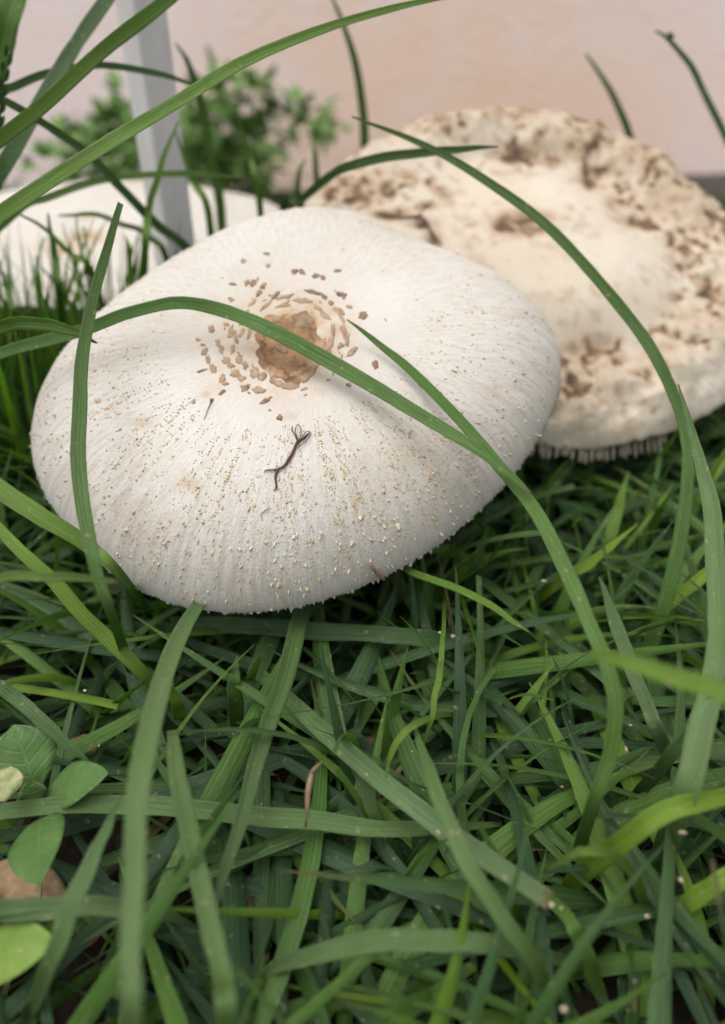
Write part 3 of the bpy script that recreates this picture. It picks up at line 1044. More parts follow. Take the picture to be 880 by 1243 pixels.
B('ribbed dark blade pointing down from under the middle of the white cap', 0.22, 22,
  [(392, 700, 'z', 0, 14), (376, 722, 's', .275, 20), (365, 745, 's', .255, 25), (345, 820, 's', .23, 27), (320, 890, 's', .215, 26), (295, 980, 's', .205, 22), (272, 1060, 's', .2, 16), (260, 1108, 's', .2, 3)], fold=0.35, pale=0.25)
B('long ribbed blade lying level across the turf under the broad pale blade', 0.28, 8,
  [(-90, 1000, 'z', .0, 14), (0, 985, 'z', .03, 21), (100, 976, 'z', .036, 24), (200, 979, 'z', .036, 25), (350, 995, 'z', .036, 25), (440, 1004, 'z', .035, 23), (520, 1006, 'z', .03, 18), (610, 1000, 'z', .02, 5)], fold=0.32, pale=0.45)
B('wide silvery ribbed blade with a cut square end pointing at the bright tuft', 0.2, -10,
  [(260, 780, 'z', 0, 12), (320, 822, 'z', .03, 18), (370, 868, 'z', .042, 23), (440, 928, 'z', .047, 27), (520, 990, 'z', .047, 29), (590, 1040, 'z', .047, 28), (666, 1093, 'z', .047, 25)], fold=0.34, dry=0.7, drystart=0.98, pale=0.60)
B('ribbed blade crossing over the wide silvery blade with its tip pointing up', 0.32, 16,
  [(700, 1260, 'z', 0, 16), (655, 1180, 'z', .04, 22), (600, 1098, 'z', .055, 24), (560, 1030, 'z', .06, 24), (530, 955, 'z', .062, 21), (515, 918, 'z', .06, 14), (504, 878, 'z', .055, 3)], fold=0.36, pale=0.40)
B('narrow dark blade under the wide silvery blade', 0.12, -20,
  [(512, 1105, 'z', 0, 16), (465, 1010, 'z', .03, 19), (440, 955, 'z', .04, 15), (424, 920, 'z', .042, 3)])
B('tall pale blade rising in front of the stained cream cap to a needle tip', 0.40, 20,
  [(772, 1152, 'z', 0, 26), (800, 1060, 'z', .015, 34), (828, 980, 's', .207, 37), (850, 900, 's', .205, 37), (868, 820, 's', .21, 33), (874, 740, 's', .22, 29), (867, 640, 's', .233, 24), (850, 560, 's', .243, 16), (824, 466, 's', .252, 2)], fold=0.32, twist=-30, n=44, pale=0.65)
B('slender blade arching right over the stained cream cap to a tip above the rim', 0.34, 10,
  [(770, 880, 'z', 0, 16), (785, 800, 's', .285, 19), (808, 730, 's', .275, 20), (830, 640, 's', .272, 19), (836, 560, 's', .275, 16), (825, 500, 's', .278, 15), (800, 440, 's', .28, 16), (760, 380, 's', .285, 16), (700, 310, 's', .29, 15), (640, 255, 's', .295, 13), (570, 205, 's', .3, 11), (500, 169, 's', .305, 8), (427, 141, 's', .31, 2)], n=52)
B('curved blade lying in front of the far rim of the cream cap', 0.2, -10,
  [(330, 470, 'z', 0, 8), (340, 272, 's', .385, 10), (365, 243, 's', .365, 11), (400, 214, 's', .35, 12), (440, 197, 's', .33, 13), (500, 186, 's', .322, 13), (560, 181, 's', .318, 9), (604, 178, 's', .315, 2)])
B('upright blade behind the caps against the wall between weed and cream cap', 0.28, 12,
  [(448, 430, 'z', 0, 10), (446, 280, 's', .51, 13), (443, 190, 's', .49, 13), (441, 140, 's', .485, 12), (430, 70, 's', .48, 10), (414, 20, 's', .48, 6), (398, -14, 's', .48, 2)])
B('short blade curving up against the wall from behind the cream cap', 0.3, 10,
  [(785, 400, 'z', 0, 8), (780, 260, 's', .56, 10), (768, 176, 's', .54, 10), (742, 112, 's', .53, 8), (711, 65, 's', .53, 3)])
B('drooping blade with a small dark insect near its tip against the wall', 0.22, -10,
  [(960, 420, 'z', 0, 8), (915, 240, 's', .5, 10), (880, 165, 's', .48, 9), (842, 87, 's', .47, 8), (815, 52, 's', .465, 6), (796, 37, 's', .465, 3)])
B('hazy bluish blade standing just right of the metal post', 0.37, 10,
  [(278, 470, 'z', 0, 10), (270, 280, 's', .46, 13), (260, 210, 's', .45, 13), (246, 132, 's', .445, 12), (230, 80, 's', .44, 8), (213, 52, 's', .44, 2)])
B('bright thin blade leaning beside the foot of the metal post', 0.74, 10,
  [(262, 480, 'z', 0, 9), (256, 280, 's', .40, 10), (235, 220, 's', .395, 9), (212, 158, 's', .39, 2)])
B('thin blade standing above the far rim of the white cap before the weed', 0.55, 10,
  [(328, 470, 'z', 0, 7), (316, 258, 's', .40, 9), (303, 190, 's', .395, 8), (286, 138, 's', .39, 2)])
B('tiny upright blade just left of the cream cap', 0.45, 0,
  [(388, 460, 'z', 0, 6), (384, 222, 's', .45, 8), (379, 162, 's', .45, 2)])
B('tiny blade stub in the gap between white cap and cream cap', 0.55, 0,
  [(350, 460, 'z', 0, 6), (360, 245, 's', .43, 8), (370, 192, 's', .43, 2)])
B('green blade crossing the metal post foot from right to left', 0.6, 10,
  [(168, 470, 'z', 0, 10), (175, 328, 's', .375, 12), (180, 260, 's', .365, 10), (196, 200, 's', .36, 8), (218, 146, 's', .36, 2)])
B('upright blade before the tan spots of the flat white cap', 0.42, 10,
  [(82, 480, 'z', 0, 8), (74, 370, 's', .37, 9), (67, 310, 's', .365, 8), (58, 258, 's', .36, 2)])
B('fine slanting blade before the flat white cap, ending near its tan spots', 0.50, 0,
  [(150, 480, 'z', 0, 7), (118, 345, 's', .36, 8), (85, 308, 's', .355, 7), (50, 275, 's', .355, 5), (10, 252, 's', .355, 2)])
B('faint thin blade leaning on the near edge of the flat white cap', 0.45, 0,
  [(115, 470, 'z', 0, 6), (108, 345, 's', .39, 6), (98, 300, 's', .39, 4), (92, 262, 's', .39, 2)])
B('thin bowed blade over the flat white cap near the post foot', 0.47, 0,
  [(225, 470, 'z', 0, 6), (205, 330, 's', .40, 8), (183, 289, 's', .386, 8), (150, 272, 's', .38, 7), (110, 260, 's', .38, 6), (70, 262, 's', .38, 2)])
B('short blade poking up below the tan spotted cap at the far left', 0.4, 0,
  [(30, 480, 'z', 0, 8), (20, 400, 's', .36, 8), (8, 350, 's', .355, 6), (-2, 315, 's', .355, 2)])
B('narrow upright blade beside the broken blunt blade behind the white cap', 0.55, 0,
  [(160, 490, 'z', 0, 8), (158, 330, 's', .375, 8), (152, 285, 's', .37, 2)])
B('bright broad blade arching up out of the yellow-green tuft', 0.85, -16,
  [(674, 1102, 'z', 0, 22), (700, 1066, 'z', .02, 27), (740, 1030, 'z', .046, 29), (800, 990, 'z', .062, 28), (860, 971, 'z', .062, 25), (930, 962, 'z', .05, 16), (1000, 968, 'z', .03, 3)], fold=0.3)
B('bright blade branching low from the base of the tall pale blade', 0.88, -10,
  [(775, 1152, 'z', 0, 20), (800, 1120, 'z', .02, 23), (840, 1092, 'z', .04, 24), (885, 1064, 'z', .05, 22), (970, 1026, 'z', .05, 3)])
B('small hooked blade curling down in front of the yellow-green tuft', 0.55, 10,
  [(781, 1152, 'z', 0, 11), (784, 1115, 'z', .018, 13), (778, 1078, 'z', .038, 15), (755, 1045, 'z', .052, 15), (720, 1033, 'z', .06, 13), (690, 1038, 'z', .057, 10), (662, 1058, 'z', .045, 2)])
B('dull blade bending down from the cut end of the wide silvery blade', 0.4, 12,
  [(655, 1078, 'z', .03, 14), (690, 1118, 'z', .035, 21), (708, 1150, 'z', .03, 22), (724, 1192, 'z', .018, 20), (745, 1250, 'z', 0, 10)])
B('blurred blade tip hanging close in the air before the tall pale blade', 0.62, 10,
  [(714, 792, 's', .158, 3), (745, 799, 's', .154, 18), (800, 815, 's', .15, 26), (880, 843, 's', .146, 32), (960, 880, 's', .145, 32), (1060, 1000, 's', .16, 26), (1120, 1250, 'z', 0, 18)])
B('little pale-edged blade tip poking out from under the right of the white cap', 0.5, 20,
  [(400, 720, 'z', 0, 8), (470, 690, 's', .26, 9), (505, 697, 's', .245, 10), (560, 717, 's', .228, 11), (610, 745, 's', .216, 9), (643, 767, 's', .21, 2)])
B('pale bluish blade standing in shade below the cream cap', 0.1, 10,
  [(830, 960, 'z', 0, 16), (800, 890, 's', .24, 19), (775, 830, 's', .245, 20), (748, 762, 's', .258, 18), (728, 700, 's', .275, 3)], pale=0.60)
B('dark blade leaning off the lower part of the tall pale blade', 0.14, -14,
  [(752, 990, 'z', 0, 14), (800, 932, 's', .222, 18), (840, 888, 's', .212, 18), (888, 822, 's', .205, 14), (940, 760, 's', .2, 3)])
B('sharp bluish blade tip crossing over the striped level blade by the weed', 0.2, 16,
  [(20, 1275, 'z', 0, 14), (58, 1175, 'z', .045, 24), (90, 1092, 'z', .056, 27), (125, 1015, 'z', .06, 17), (149, 964, 'z', .06, 2)], pale=0.30)
B('silver striped blade lying level below the round weed leaf', 0.16, -6,
  [(-90, 1115, 'z', 0, 18), (0, 1105, 'z', .04, 27), (60, 1100, 'z', .043, 28), (140, 1101, 'z', .042, 24), (200, 1112, 'z', .035, 14), (245, 1126, 'z', .02, 3)], fold=0.34, pale=0.60)
B('striped blade bowing level across the turf under the pointed ribbed blade', 0.24, 10,
  [(290, 1200, 'z', .0, 8), (340, 1172, 'z', .03, 18), (430, 1148, 'z', .042, 27), (520, 1142, 'z', .044, 28), (620, 1150, 'z', .04, 24), (720, 1176, 'z', .01, 8)], fold=0.34, pale=0.40)
B('thin hanging blade tip in the shade under the white cap rim', 0.6, 0,
  [(540, 700, 'z', .0, 4), (538, 765, 'z', .06, 6), (533, 820, 'z', .06, 9), (524, 870, 'z', .055, 7), (513, 906, 'z', .045, 2)])
B('small nodding blade tip above the wide silvery blade', 0.66, 0,
  [(600, 885, 'z', 0, 6), (556, 868, 'z', .035, 7), (520, 872, 'z', .055, 9), (492, 890, 'z', .06, 10), (476, 915, 'z', .055, 8), (469, 947, 'z', .048, 2)])
B('bluish blade leaning down onto the weed leaf', 0.12, 12,
  [(-120, 790, 'z', 0, 12), (-30, 820, 'z', .05, 17), (20, 850, 'z', .052, 19), (70, 890, 'z', .047, 16), (113, 934, 'z', .04, 2)])
B('small lance-shaped blade standing left of the ribbed dark blade', 0.28, -10,
  [(290, 915, 'z', 0, 14), (287, 870, 'z', .03, 21), (284, 832, 'z', .046, 19), (287, 796, 'z', .052, 2)])
B('stubby yellow-green blade tip behind the broad pale blade', 0.82, 0,
  [(226, 895, 'z', 0, 14), (216, 862, 'z', .03, 17), (204, 818, 'z', .05, 2)])
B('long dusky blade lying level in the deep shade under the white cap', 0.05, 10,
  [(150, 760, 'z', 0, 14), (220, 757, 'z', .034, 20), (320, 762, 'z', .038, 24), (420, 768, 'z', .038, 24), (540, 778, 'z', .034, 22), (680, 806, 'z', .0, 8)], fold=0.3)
B('bright pointed blade leaning in the shade below the gill edges', 0.84, 10,
  [(625, 752, 'z', 0, 12), (670, 713, 'z', .03, 15), (720, 680, 'z', .05, 13), (774, 636, 'z', .065, 2)])
B('blurred yellow-green blade under the cream cap near the tall pale blade', 0.9, 0,
  [(768, 800, 'z', 0, 14), (800, 745, 's', .295, 17), (850, 702, 's', .29, 16), (905, 660, 's', .29, 3)])
B('upright pointed blade in the shade just under the gill edges', 0.6, 10,
  [(728, 706, 'z', 0, 14), (736, 670, 's', .325, 17), (750, 620, 's', .325, 14), (763, 572, 's', .33, 2)])
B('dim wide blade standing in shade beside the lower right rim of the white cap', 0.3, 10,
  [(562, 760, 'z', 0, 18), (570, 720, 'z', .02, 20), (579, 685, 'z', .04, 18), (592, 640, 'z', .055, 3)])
HEROPTS = np.concatenate(HERO)

# ------------------------------------------------------------------ turf
def turf(name, label, specs, seed):
    r = np.random.default_rng(seed)
    allV, allF, allUV, allT, allD = [], [], [], [], []
    off = 0
    S = 11
    A = np.array([-1, -0.45, 0, 0.45, 1.0])
    PZ = np.array([0.28, 0.06, 0.0, 0.06, 0.28])
    K = len(A)
    for sp in specs:
        N = sp['n']
        x = r.uniform(*sp['x'], N)
        y = r.uniform(*sp['y'], N)
        if 'clump' in sp:
            nc = N // sp['clump']
            cx, cy = r.uniform(*sp['x'], nc), r.uniform(*sp['y'], nc)
            k = r.integers(0, nc, N)
            x, y = cx[k] + r.normal(0, 0.007, N), cy[k] + r.normal(0, 0.007, N)
        az = r.uniform(0, 2 * np.pi, N)
        L = r.uniform(*sp['len'], N)
        w = r.uniform(*sp['w'], N)
        th0 = np.radians(r.uniform(*sp['th0'], N))
        kap = np.radians(r.uniform(*sp['bend'], N))
        z0 = r.uniform(*sp['z0'], N)
        az_b = np.radians(r.normal(0, 25, N))
        s = np.linspace(0, 1, S)
        th = th0[:, None] + kap[:, None] * s[None] ** 1.3
        th = np.minimum(th, np.radians(sp.get('thmax', 135)))
        a = az[:, None] + az_b[:, None] * s[None]
        ds = (L / (S - 1))[:, None]
        dx = np.sin(th) * np.cos(a) * ds
        dy = np.sin(th) * np.sin(a) * ds
        dz = np.cos(th) * ds
        P = np.stack([x[:, None] + np.cumsum(dx, 1) - dx, y[:, None] + np.cumsum(dy, 1) - dy, z0[:, None] + np.cumsum(dz, 1) - dz], -1)
        T = np.stack([dx, dy, dz], -1)
        T /= np.linalg.norm(T, axis=-1, keepdims=True)
        ok = np.ones(N, bool)
        zmax = sp['zmax']
        ok &= P[..., 2].max(1) < zmax
        P[..., 2] = np.maximum(P[..., 2], 0.001)
        flat = P.reshape(-1, 3)
        for c in CAPS:
            ok &= ~c.inside(flat, 0.004).reshape(N, S).any(1)
        # keep clear of the camera
        ok &= (np.linalg.norm(P - np.array(CAM), axis=-1).min(1) > 0.135)
        if 'test' in sp:
            ok &= sp['test'](P)
        # not through the post or the wall
        ok &= ~((np.abs(P[..., 0] + 0.0985) < 0.011) & (np.abs(P[..., 1] - 0.386) < 0.011)).any(1)
        ok &= (P[..., 1].max(1) < WALL_Y - 0.01)
        ok &= ~((P[..., 0] > 0.36) & (P[..., 0] < 0.78) & (P[..., 1] > 0.84)).any(1)
        idx = np.where(ok)[0]
        P, T, w = P[idx], T[idx], w[idx]
        N = len(idx)
        upv = np.tile(np.array([0, 0, 1.0]), (N, S, 1))
        hz = np.stack([-np.sin(a[idx]), np.cos(a[idx]), np.zeros((N, S))], -1)
        side = hz
        nor = np.cross(side, T)
        rl = np.radians(r.normal(0, 28, N))[:, None] + np.radians(r.normal(0, 45, N))[:, None] * s[None]
        s2 = side * np.cos(rl)[..., None] + nor * np.sin(rl)[..., None]
        n2 = nor * np.cos(rl)[..., None] - side * np.sin(rl)[..., None]
        prof = (0.55 + 0.45 * np.minimum(s / 0.3, 1)) * np.clip((1 - s) / 0.55, 0, 1) ** 0.75
        cut = r.random(N) < 0.10
        prf = np.where(cut[:, None], np.maximum(prof, 0.55)[None], prof[None])
        hw = np.maximum(w[:, None] * 0.5 * prf, 0.0001)
        V = P[:, :, None, :] + s2[:, :, None, :] * (A[None, None] * hw[..., None])[..., None] + n2[:, :, None, :] * (PZ[None, None] * hw[..., None])[..., None]
        uv = np.zeros((N, S, K, 3))
        uv[..., 0] = A
        uv[..., 1] = s[None, :, None]
        uv[..., 2] = (s[None, :] * L[idx][:, None] * 10)[..., None]
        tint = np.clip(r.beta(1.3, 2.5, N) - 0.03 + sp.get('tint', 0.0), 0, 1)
        dead = r.random(N) < sp.get('dead', 0.004)
        dryv = np.where(dead[:, None], 0.85, np.where(r.random(N)[:, None] < 0.18, 0.8 * np.clip((s[None] - 0.88) / 0.1, 0, 1), 0.0))
        i = np.arange(S - 1)[:, None] * K + np.arange(K - 1)[None]
        q = np.stack([i, i + 1, i + K + 1, i + K], -1).reshape(-1, 4)
        F = (q[None] + (np.arange(N) * S * K)[:, None, None]).reshape(-1, 4) + off
        off += N * S * K
        allV.append(V.reshape(-1, 3))
        allF.append(F)
        allUV.append(uv.reshape(-1, 3))
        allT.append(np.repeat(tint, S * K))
        allD.append(np.repeat(dryv[..., None], K, 2).reshape(-1) if dryv.shape[1] == S else np.repeat(dryv[:, 0], S * K))
    V = np.concatenate(allV)
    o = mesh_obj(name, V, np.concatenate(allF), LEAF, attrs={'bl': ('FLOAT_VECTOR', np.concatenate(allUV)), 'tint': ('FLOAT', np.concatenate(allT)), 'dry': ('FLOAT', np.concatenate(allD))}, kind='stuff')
    tag(o, label, 'grass')
    return o


def in_poly(px, py, poly):
    r = np.zeros(px.shape, bool)
    n = len(poly)
    for k in range(n):
        x0, y0 = poly[k]
        x1, y1 = poly[(k + 1) % n]
        if y0 == y1:
            continue
        c = ((y0 > py) != (y1 > py)) & (px < (x1 - x0) * (py - y0) / (y1 - y0) + x0)
        r ^= c
    return r


def rim_poly(cap):
    """the cap's rim as seen in the picture plane"""
    d = cap.topP[-1] - np.array(CAM)
    z = d @ np.array(FW)
    x = 440 + FPX * (d @ np.array(RT)) / z
    y = 586 - FPX * (d @ np.array(UP)) / z
    return np.stack([x, y], 1)[::12]


POLYS = [(c, rim_poly(c)) for c in (cap1, cap2)]


def clear_front(P):
    """keep turf blades from growing up over the caps' upper side"""
    d = P - np.array(CAM)
    z = np.maximum(d @ np.array(FW), 0.01)
    py = 586 - FPX * (d @ np.array(UP)) / z
    px = 440 + FPX * (d @ np.array(RT)) / z
    bad = np.zeros(px.shape, bool)
    for c, poly in POLYS:
        bad |= in_poly(px, py, poly) & (((P - c.C) @ c.n) > -c.h - 0.004)
    bad |= (px < 140) & (py > 855) & (py < 1100) & (P[..., 2] > 0.026)
    return ~bad.any(1)


NX, NY = (-0.30, 0.34), (-0.03, 0.42)
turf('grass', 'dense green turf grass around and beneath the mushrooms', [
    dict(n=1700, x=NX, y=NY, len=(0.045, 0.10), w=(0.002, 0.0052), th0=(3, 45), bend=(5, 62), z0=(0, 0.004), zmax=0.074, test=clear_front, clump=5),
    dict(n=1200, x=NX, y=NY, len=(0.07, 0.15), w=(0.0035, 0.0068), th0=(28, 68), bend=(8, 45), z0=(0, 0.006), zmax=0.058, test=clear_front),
    dict(n=900, x=NX, y=NY, len=(0.08, 0.16), w=(0.004, 0.0075), th0=(72, 90), bend=(0, 25), z0=(0.002, 0.028), zmax=0.045, test=clear_front, tint=-0.15),  # lying layer: darker tint paints shade low in the turf
    dict(n=1800, x=NX, y=NY, len=(0.03, 0.07), w=(0.002, 0.005), th0=(40, 88), bend=(0, 40), z0=(0, 0.012), zmax=0.03, test=clear_front, tint=-0.25, dead=0.06),  # short bottom layer: shade of the gaps put into the blade colour
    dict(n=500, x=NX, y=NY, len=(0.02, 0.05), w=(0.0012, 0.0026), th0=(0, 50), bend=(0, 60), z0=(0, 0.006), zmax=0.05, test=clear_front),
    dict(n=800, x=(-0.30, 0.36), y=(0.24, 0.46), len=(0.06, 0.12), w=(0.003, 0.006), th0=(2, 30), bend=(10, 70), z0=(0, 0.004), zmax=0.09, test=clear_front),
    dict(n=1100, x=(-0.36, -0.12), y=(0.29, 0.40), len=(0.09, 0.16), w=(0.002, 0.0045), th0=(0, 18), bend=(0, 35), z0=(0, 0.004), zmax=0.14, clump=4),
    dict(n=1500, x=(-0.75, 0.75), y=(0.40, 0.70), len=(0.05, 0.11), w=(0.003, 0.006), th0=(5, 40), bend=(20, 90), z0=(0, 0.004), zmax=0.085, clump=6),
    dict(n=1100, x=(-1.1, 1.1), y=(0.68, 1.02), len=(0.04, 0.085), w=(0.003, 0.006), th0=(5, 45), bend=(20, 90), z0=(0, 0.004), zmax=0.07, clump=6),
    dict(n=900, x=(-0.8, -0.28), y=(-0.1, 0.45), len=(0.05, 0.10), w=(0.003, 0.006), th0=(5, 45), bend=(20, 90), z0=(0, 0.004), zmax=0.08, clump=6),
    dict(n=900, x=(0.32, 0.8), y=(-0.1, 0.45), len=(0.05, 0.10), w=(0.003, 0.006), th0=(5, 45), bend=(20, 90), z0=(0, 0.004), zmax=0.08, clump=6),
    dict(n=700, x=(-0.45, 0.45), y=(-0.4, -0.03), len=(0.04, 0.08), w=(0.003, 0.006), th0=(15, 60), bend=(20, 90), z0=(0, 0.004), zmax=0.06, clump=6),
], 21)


# ------------------------------------------------------------------ broad-leaved weed and small things
def mat_broad(name, c1, c2, vein):
    t = NT(name)
    uv = t.attr('bl', 'Vector')
    sep = t.n('SeparateXYZ')
    t.l(uv, sep.inputs[0])
    a = t.math('ABSOLUTE', sep.outputs[0])
    nz_ = t.noise(t.pos(), 160.0, 5, 0.6)
    c = t.mix(t.ramp(nz_, [(0.35, 0.0), (0.7, 1.0)]), c1, c2)
    # side veins run forward from the midrib
    ph = t.math('ADD', t.math('MULTIPLY', sep.outputs[1], 34.0), t.math('MULTIPLY', a, -9.0))
    sv = t.math('POWER', t.math('MULTIPLY_ADD', t.math('SINE', ph), 0.5, 0.5), 14.0)
    mv = t.ramp(a, [(0.0, 1.0), (0.07, 0.0)])
    v = t.math('MAXIMUM', t.math('MULTIPLY', sv, 0.5), mv)
    c = t.mix(t.math('MULTIPLY', v, 0.45), c, vein)
    nrm = t.bump(t.math('SUBTRACT', t.math('MULTIPLY', nz_, 0.7), v), 0.5, 0.0004)
    p = t.principled(c, 0.5, 0.4, nrm)
    tr = t.n('BsdfTranslucent')
    t.l(t.mix(1.0, c, (1.2, 1.4, 0.5), 'MULTIPLY'), tr.inputs[0])
    mx = t.n('MixShader')
    mx.inputs[0].default_value = 0.25
    t.l(p, mx.inputs[1])
    t.l(tr.outputs[0], mx.inputs[2])
    return t.finish(mx.outputs[0])


BROAD = mat_broad('broad_leaf', (0.062, 0.130, 0.03), (0.085, 0.165, 0.042), (0.14, 0.22, 0.09))
BROADY = mat_broad('yellow_green_leaf', (0.135, 0.235, 0.04), (0.18, 0.26, 0.05), (0.25, 0.32, 0.12))
BUSH = mat_broad('bush_leaf', (0.10, 0.20, 0.045), (0.19, 0.32, 0.075), (0.18, 0.28, 0.10))


def leaf_geo(base, tip, up, width, shape=1.0, cup=0.15, curl=0.1, thick=0.0002, nu=7, nv=12, wav=0.04, seed=0):
    base, tip, up = Vector(base), Vector(tip), Vector(up)
    ax = tip - base
    L = ax.length
    ax = ax / L
    sd = ax.cross(up).normalized()
    nn = sd.cross(ax).normalized()
    rr = random.Random(seed)
    off = rr.uniform(0, 9)
    V, UV = [], []
    for lay in (0, 1):
        for i in range(nv):
            v = i / (nv - 1)
            w = width * 0.5 * (math.sin(math.pi * min(1, max(0, v)) ** shape) ** 0.72) if 0 < v < 1 else 0.0
            w = max(w, width * 0.02)
            for k in range(nu):
                u = -1 + 2 * k / (nu - 1)
                z = cup * abs(u) * w + curl * L * (v * (1 - v)) * 1.2 + wav * width * noise.noise((u * 1.6 + off, v * 5, off)) - lay * thick * (1 - 0.7 * abs(u))
                V.append(base + ax * (L * v) + sd * (u * w) + nn * z)
                UV.append((u, v, v * L * 10))
    F = []
    M = nu * nv
    for i in range(nv - 1):
        for k in range(nu - 1):
            a = i * nu + k
            F.append((a, a + 1, a + nu + 1, a + nu))
            F.append((M + a, M + a + nu, M + a + nu + 1, M + a + 1))
    for i in range(nv - 1):
        for k in (0, nu - 1):
            a = i * nu + k
            F.append((a, a + nu, M + a + nu, M + a) if k == 0 else (a, M + a, M + a + nu, a + nu))
    return [tuple(v) for v in V], F, UV


def weed():
    b = Zp(48, 985, 0.0)
    w = base_empty('broadleaf_weed', b, 'small weed with rounded soft green leaves among the grass', 'weed')
    heart = Zp(46, 968, 0.030)
    specs = [((46, 962, .030), (16, 880, .046), 78, BROAD, 1.25, 1), ((56, 968, .030), (131, 938, .046), 52, BROAD, 0.95, 2),
             ((50, 992, .032), (47, 1074, .046), 70, BROAD, 0.85, 3), ((44, 972, .030), (36, 948, .036), 34, BROAD, 0.9, 4)]
    for (p0, p1, wp, m, sh, sd) in specs:
        a, t_ = Zp(*p0), Zp(*p1)
        dep = ((a + t_) / 2 - CAM).dot(FW)
        up = Vector((0.0, -0.35, 1.0))
        v, f, uv = leaf_geo(a, t_, up, wp * dep / FPX, sh, seed=sd)
        mesh_obj('leaf', v, f, m, w, attrs={'bl': ('FLOAT_VECTOR', uv)})
        pv, pf = lathe_tube([heart, heart.lerp(a, 0.6) + Vector((0, 0, -0.001)), a], [0.0006, 0.0005, 0.0004], 8)
        mesh_obj('leaf_stalk', pv, pf, BROAD, w, attrs={'bl': ('FLOAT_VECTOR', np.tile([0.5, 0, 0], (len(pv), 1)))})
    pv, pf = lathe_tube([b, b.lerp(heart, 0.5) + Vector((0.001, 0, 0)), heart], [0.0011, 0.0010, 0.0007], 8)
    mesh_obj('stem', pv, pf, BROAD, w, attrs={'bl': ('FLOAT_VECTOR', np.tile([0.5, 0, 0], (len(pv), 1)))})
    # the pale yellow-green leaf lower down belongs to a second shoot
    b2 = Zp(-30, 1170, 0.0)
    w2 = base_empty('broadleaf_weed', b2, 'yellow-green weed leaf lying below the silver striped grass blade', 'weed')
    a, t_ = Zp(-22, 1165, 0.03), Zp(66, 1142, 0.043)
    v, f, uv = leaf_geo(a, t_, (0, -0.3, 1), 62 * 0.185 / FPX, 0.8, seed=8)
    mesh_obj('leaf', v, f, BROADY, w2, attrs={'bl': ('FLOAT_VECTOR', uv)})
    pv, pf = lathe_tube([b2, b2.lerp(a, 0.5), a], [0.0009, 0.0008, 0.0006], 8)
    mesh_obj('stem', pv, pf, BROADY, w2, attrs={'bl': ('FLOAT_VECTOR', np.tile([0.5, 0, 0], (len(pv), 1)))})


weed()


def dry_leaf(label, p0, p1, wpx, seed, mat=DRY, curl=0.25, name='dry_leaf'):
    a, t_ = Zp(*p0), Zp(*p1)
    dep = ((a + t_) / 2 - CAM).dot(FW)
    v, f, uv = leaf_geo(a, t_, (0.1, -0.3, 1.0), wpx * dep / FPX, 0.8, cup=-0.3, curl=curl, wav=0.16, thick=0.0004, nu=9, nv=14, seed=seed)
    o = mesh_obj(name, v, f, mat, origin=tuple(a), attrs={'bl': ('FLOAT_VECTOR', uv)})
    tag(o, label, 'leaf')


dry_leaf('tan withered leaf lying under the round weed leaf', (-20, 1060, .022), (84, 1095, .018), 66, 3, STRAW)
dry_leaf('small brown dead leaf beside the sharp bluish blade', (92, 1150, .010), (130, 1110, .010), 26, 5)
dry_leaf('dark brown dead leaf in the litter under the ribbed dark blade', (285, 1075, .012), (352, 1125, .01), 28, 7)
dry_leaf('reddish dead leaf scrap behind the weed', (70, 915, .012), (128, 900, .014), 34, 9)
dry_leaf('torn greenish leaf scrap with pale dry edges resting against the weed', (-16, 955, .045), (28, 944, .047), 42, 12, mat_simple('torn_leaf', (0.11, 0.17, 0.06), (0.30, 0.27, 0.15), 260.0), 0.15, 'torn_leaf')


def tube_obj(name, label, cat, chains, mat, n=7):
    V, F = [], []
    for pts, rad in chains:
        C = catmull([(p[0], p[1], p[2], r) for p, r in zip(pts, rad)], max(8, len(pts) * 5))
        v, f = lathe_tube([Vector(c[:3]) for c in C], [max(0.00004, c[3]) for c in C], n)
        o = len(V)
        V += v
        F += [tuple(i + o for i in q) for q in f]
    og = V[0]
    o = mesh_obj(name, V, F, mat, origin=og)
    if label:
        tag(o, label, cat)
    return o


tube_obj('dry_twig', 'dry brown curled plant scrap standing on the level ribbed blade', 'twig',
         [([Zp(392, 924, .058), Zp(379, 937, .060), Zp(374, 962, .058), Zp(373, 985, .054), Zp(371, 1003, .046)], [.0002, .0005, .0007, .0004, .0003])], STRAW)


def on_cap(px, py, lift, cap=None):
    h = (cap or cap1).hit(px, py)
    while h is None:
        px, py = px + (360 - px) * 0.03, py + (420 - py) * 0.03
        h = (cap or cap1).hit(px, py)
    nn = h[1] if h[1].dot(Vector(cap1.n)) > 0 else -h[1]
    return h[0] + nn * lift


def z8(lst, lift):
    return [on_cap(300 + x / 8.8, 500 + y / 8.8, lift) for x, y in lst]


ch = []
ch.append((z8([(185, 655), (210, 630), (320, 620), (400, 580), (440, 520), (480, 460), (540, 330), (600, 290), (668, 232)], .0007), [.00010, .00022, .0003, .00042, .00046, .00046, .00046, .0004, .0002]))
ch.append((z8([(330, 618), (303, 700), (312, 790), (295, 855)], .0006), [.0004, .00036, .00026, .00008]))
ch.append((z8([(310, 790), (332, 835)], .0005), [.0002, .00008]))
ch.append((z8([(540, 330), (510, 250), (480, 205), (488, 160)], .0009), [.0002, .00018, .00018, .0001]))
ch.append((z8([(548, 330), (518, 215), (545, 155), (578, 205), (573, 310)], .0012), [.00016, .00014, .00014, .00014, .00014]))
ch.append((z8([(585, 280), (640, 225), (682, 240), (655, 300), (560, 385), (545, 410)], .0010), [.00016, .00014, .00014, .00014, .00014, .0001]))
ch.append((z8([(310, 610), (320, 582), (345, 600)], .0009), [.00014, .00012, .0001]))
tube_obj('root_fibre', 'dark forked root fibre lying on the white mushroom cap', 'root fibre', ch, FIBRE)
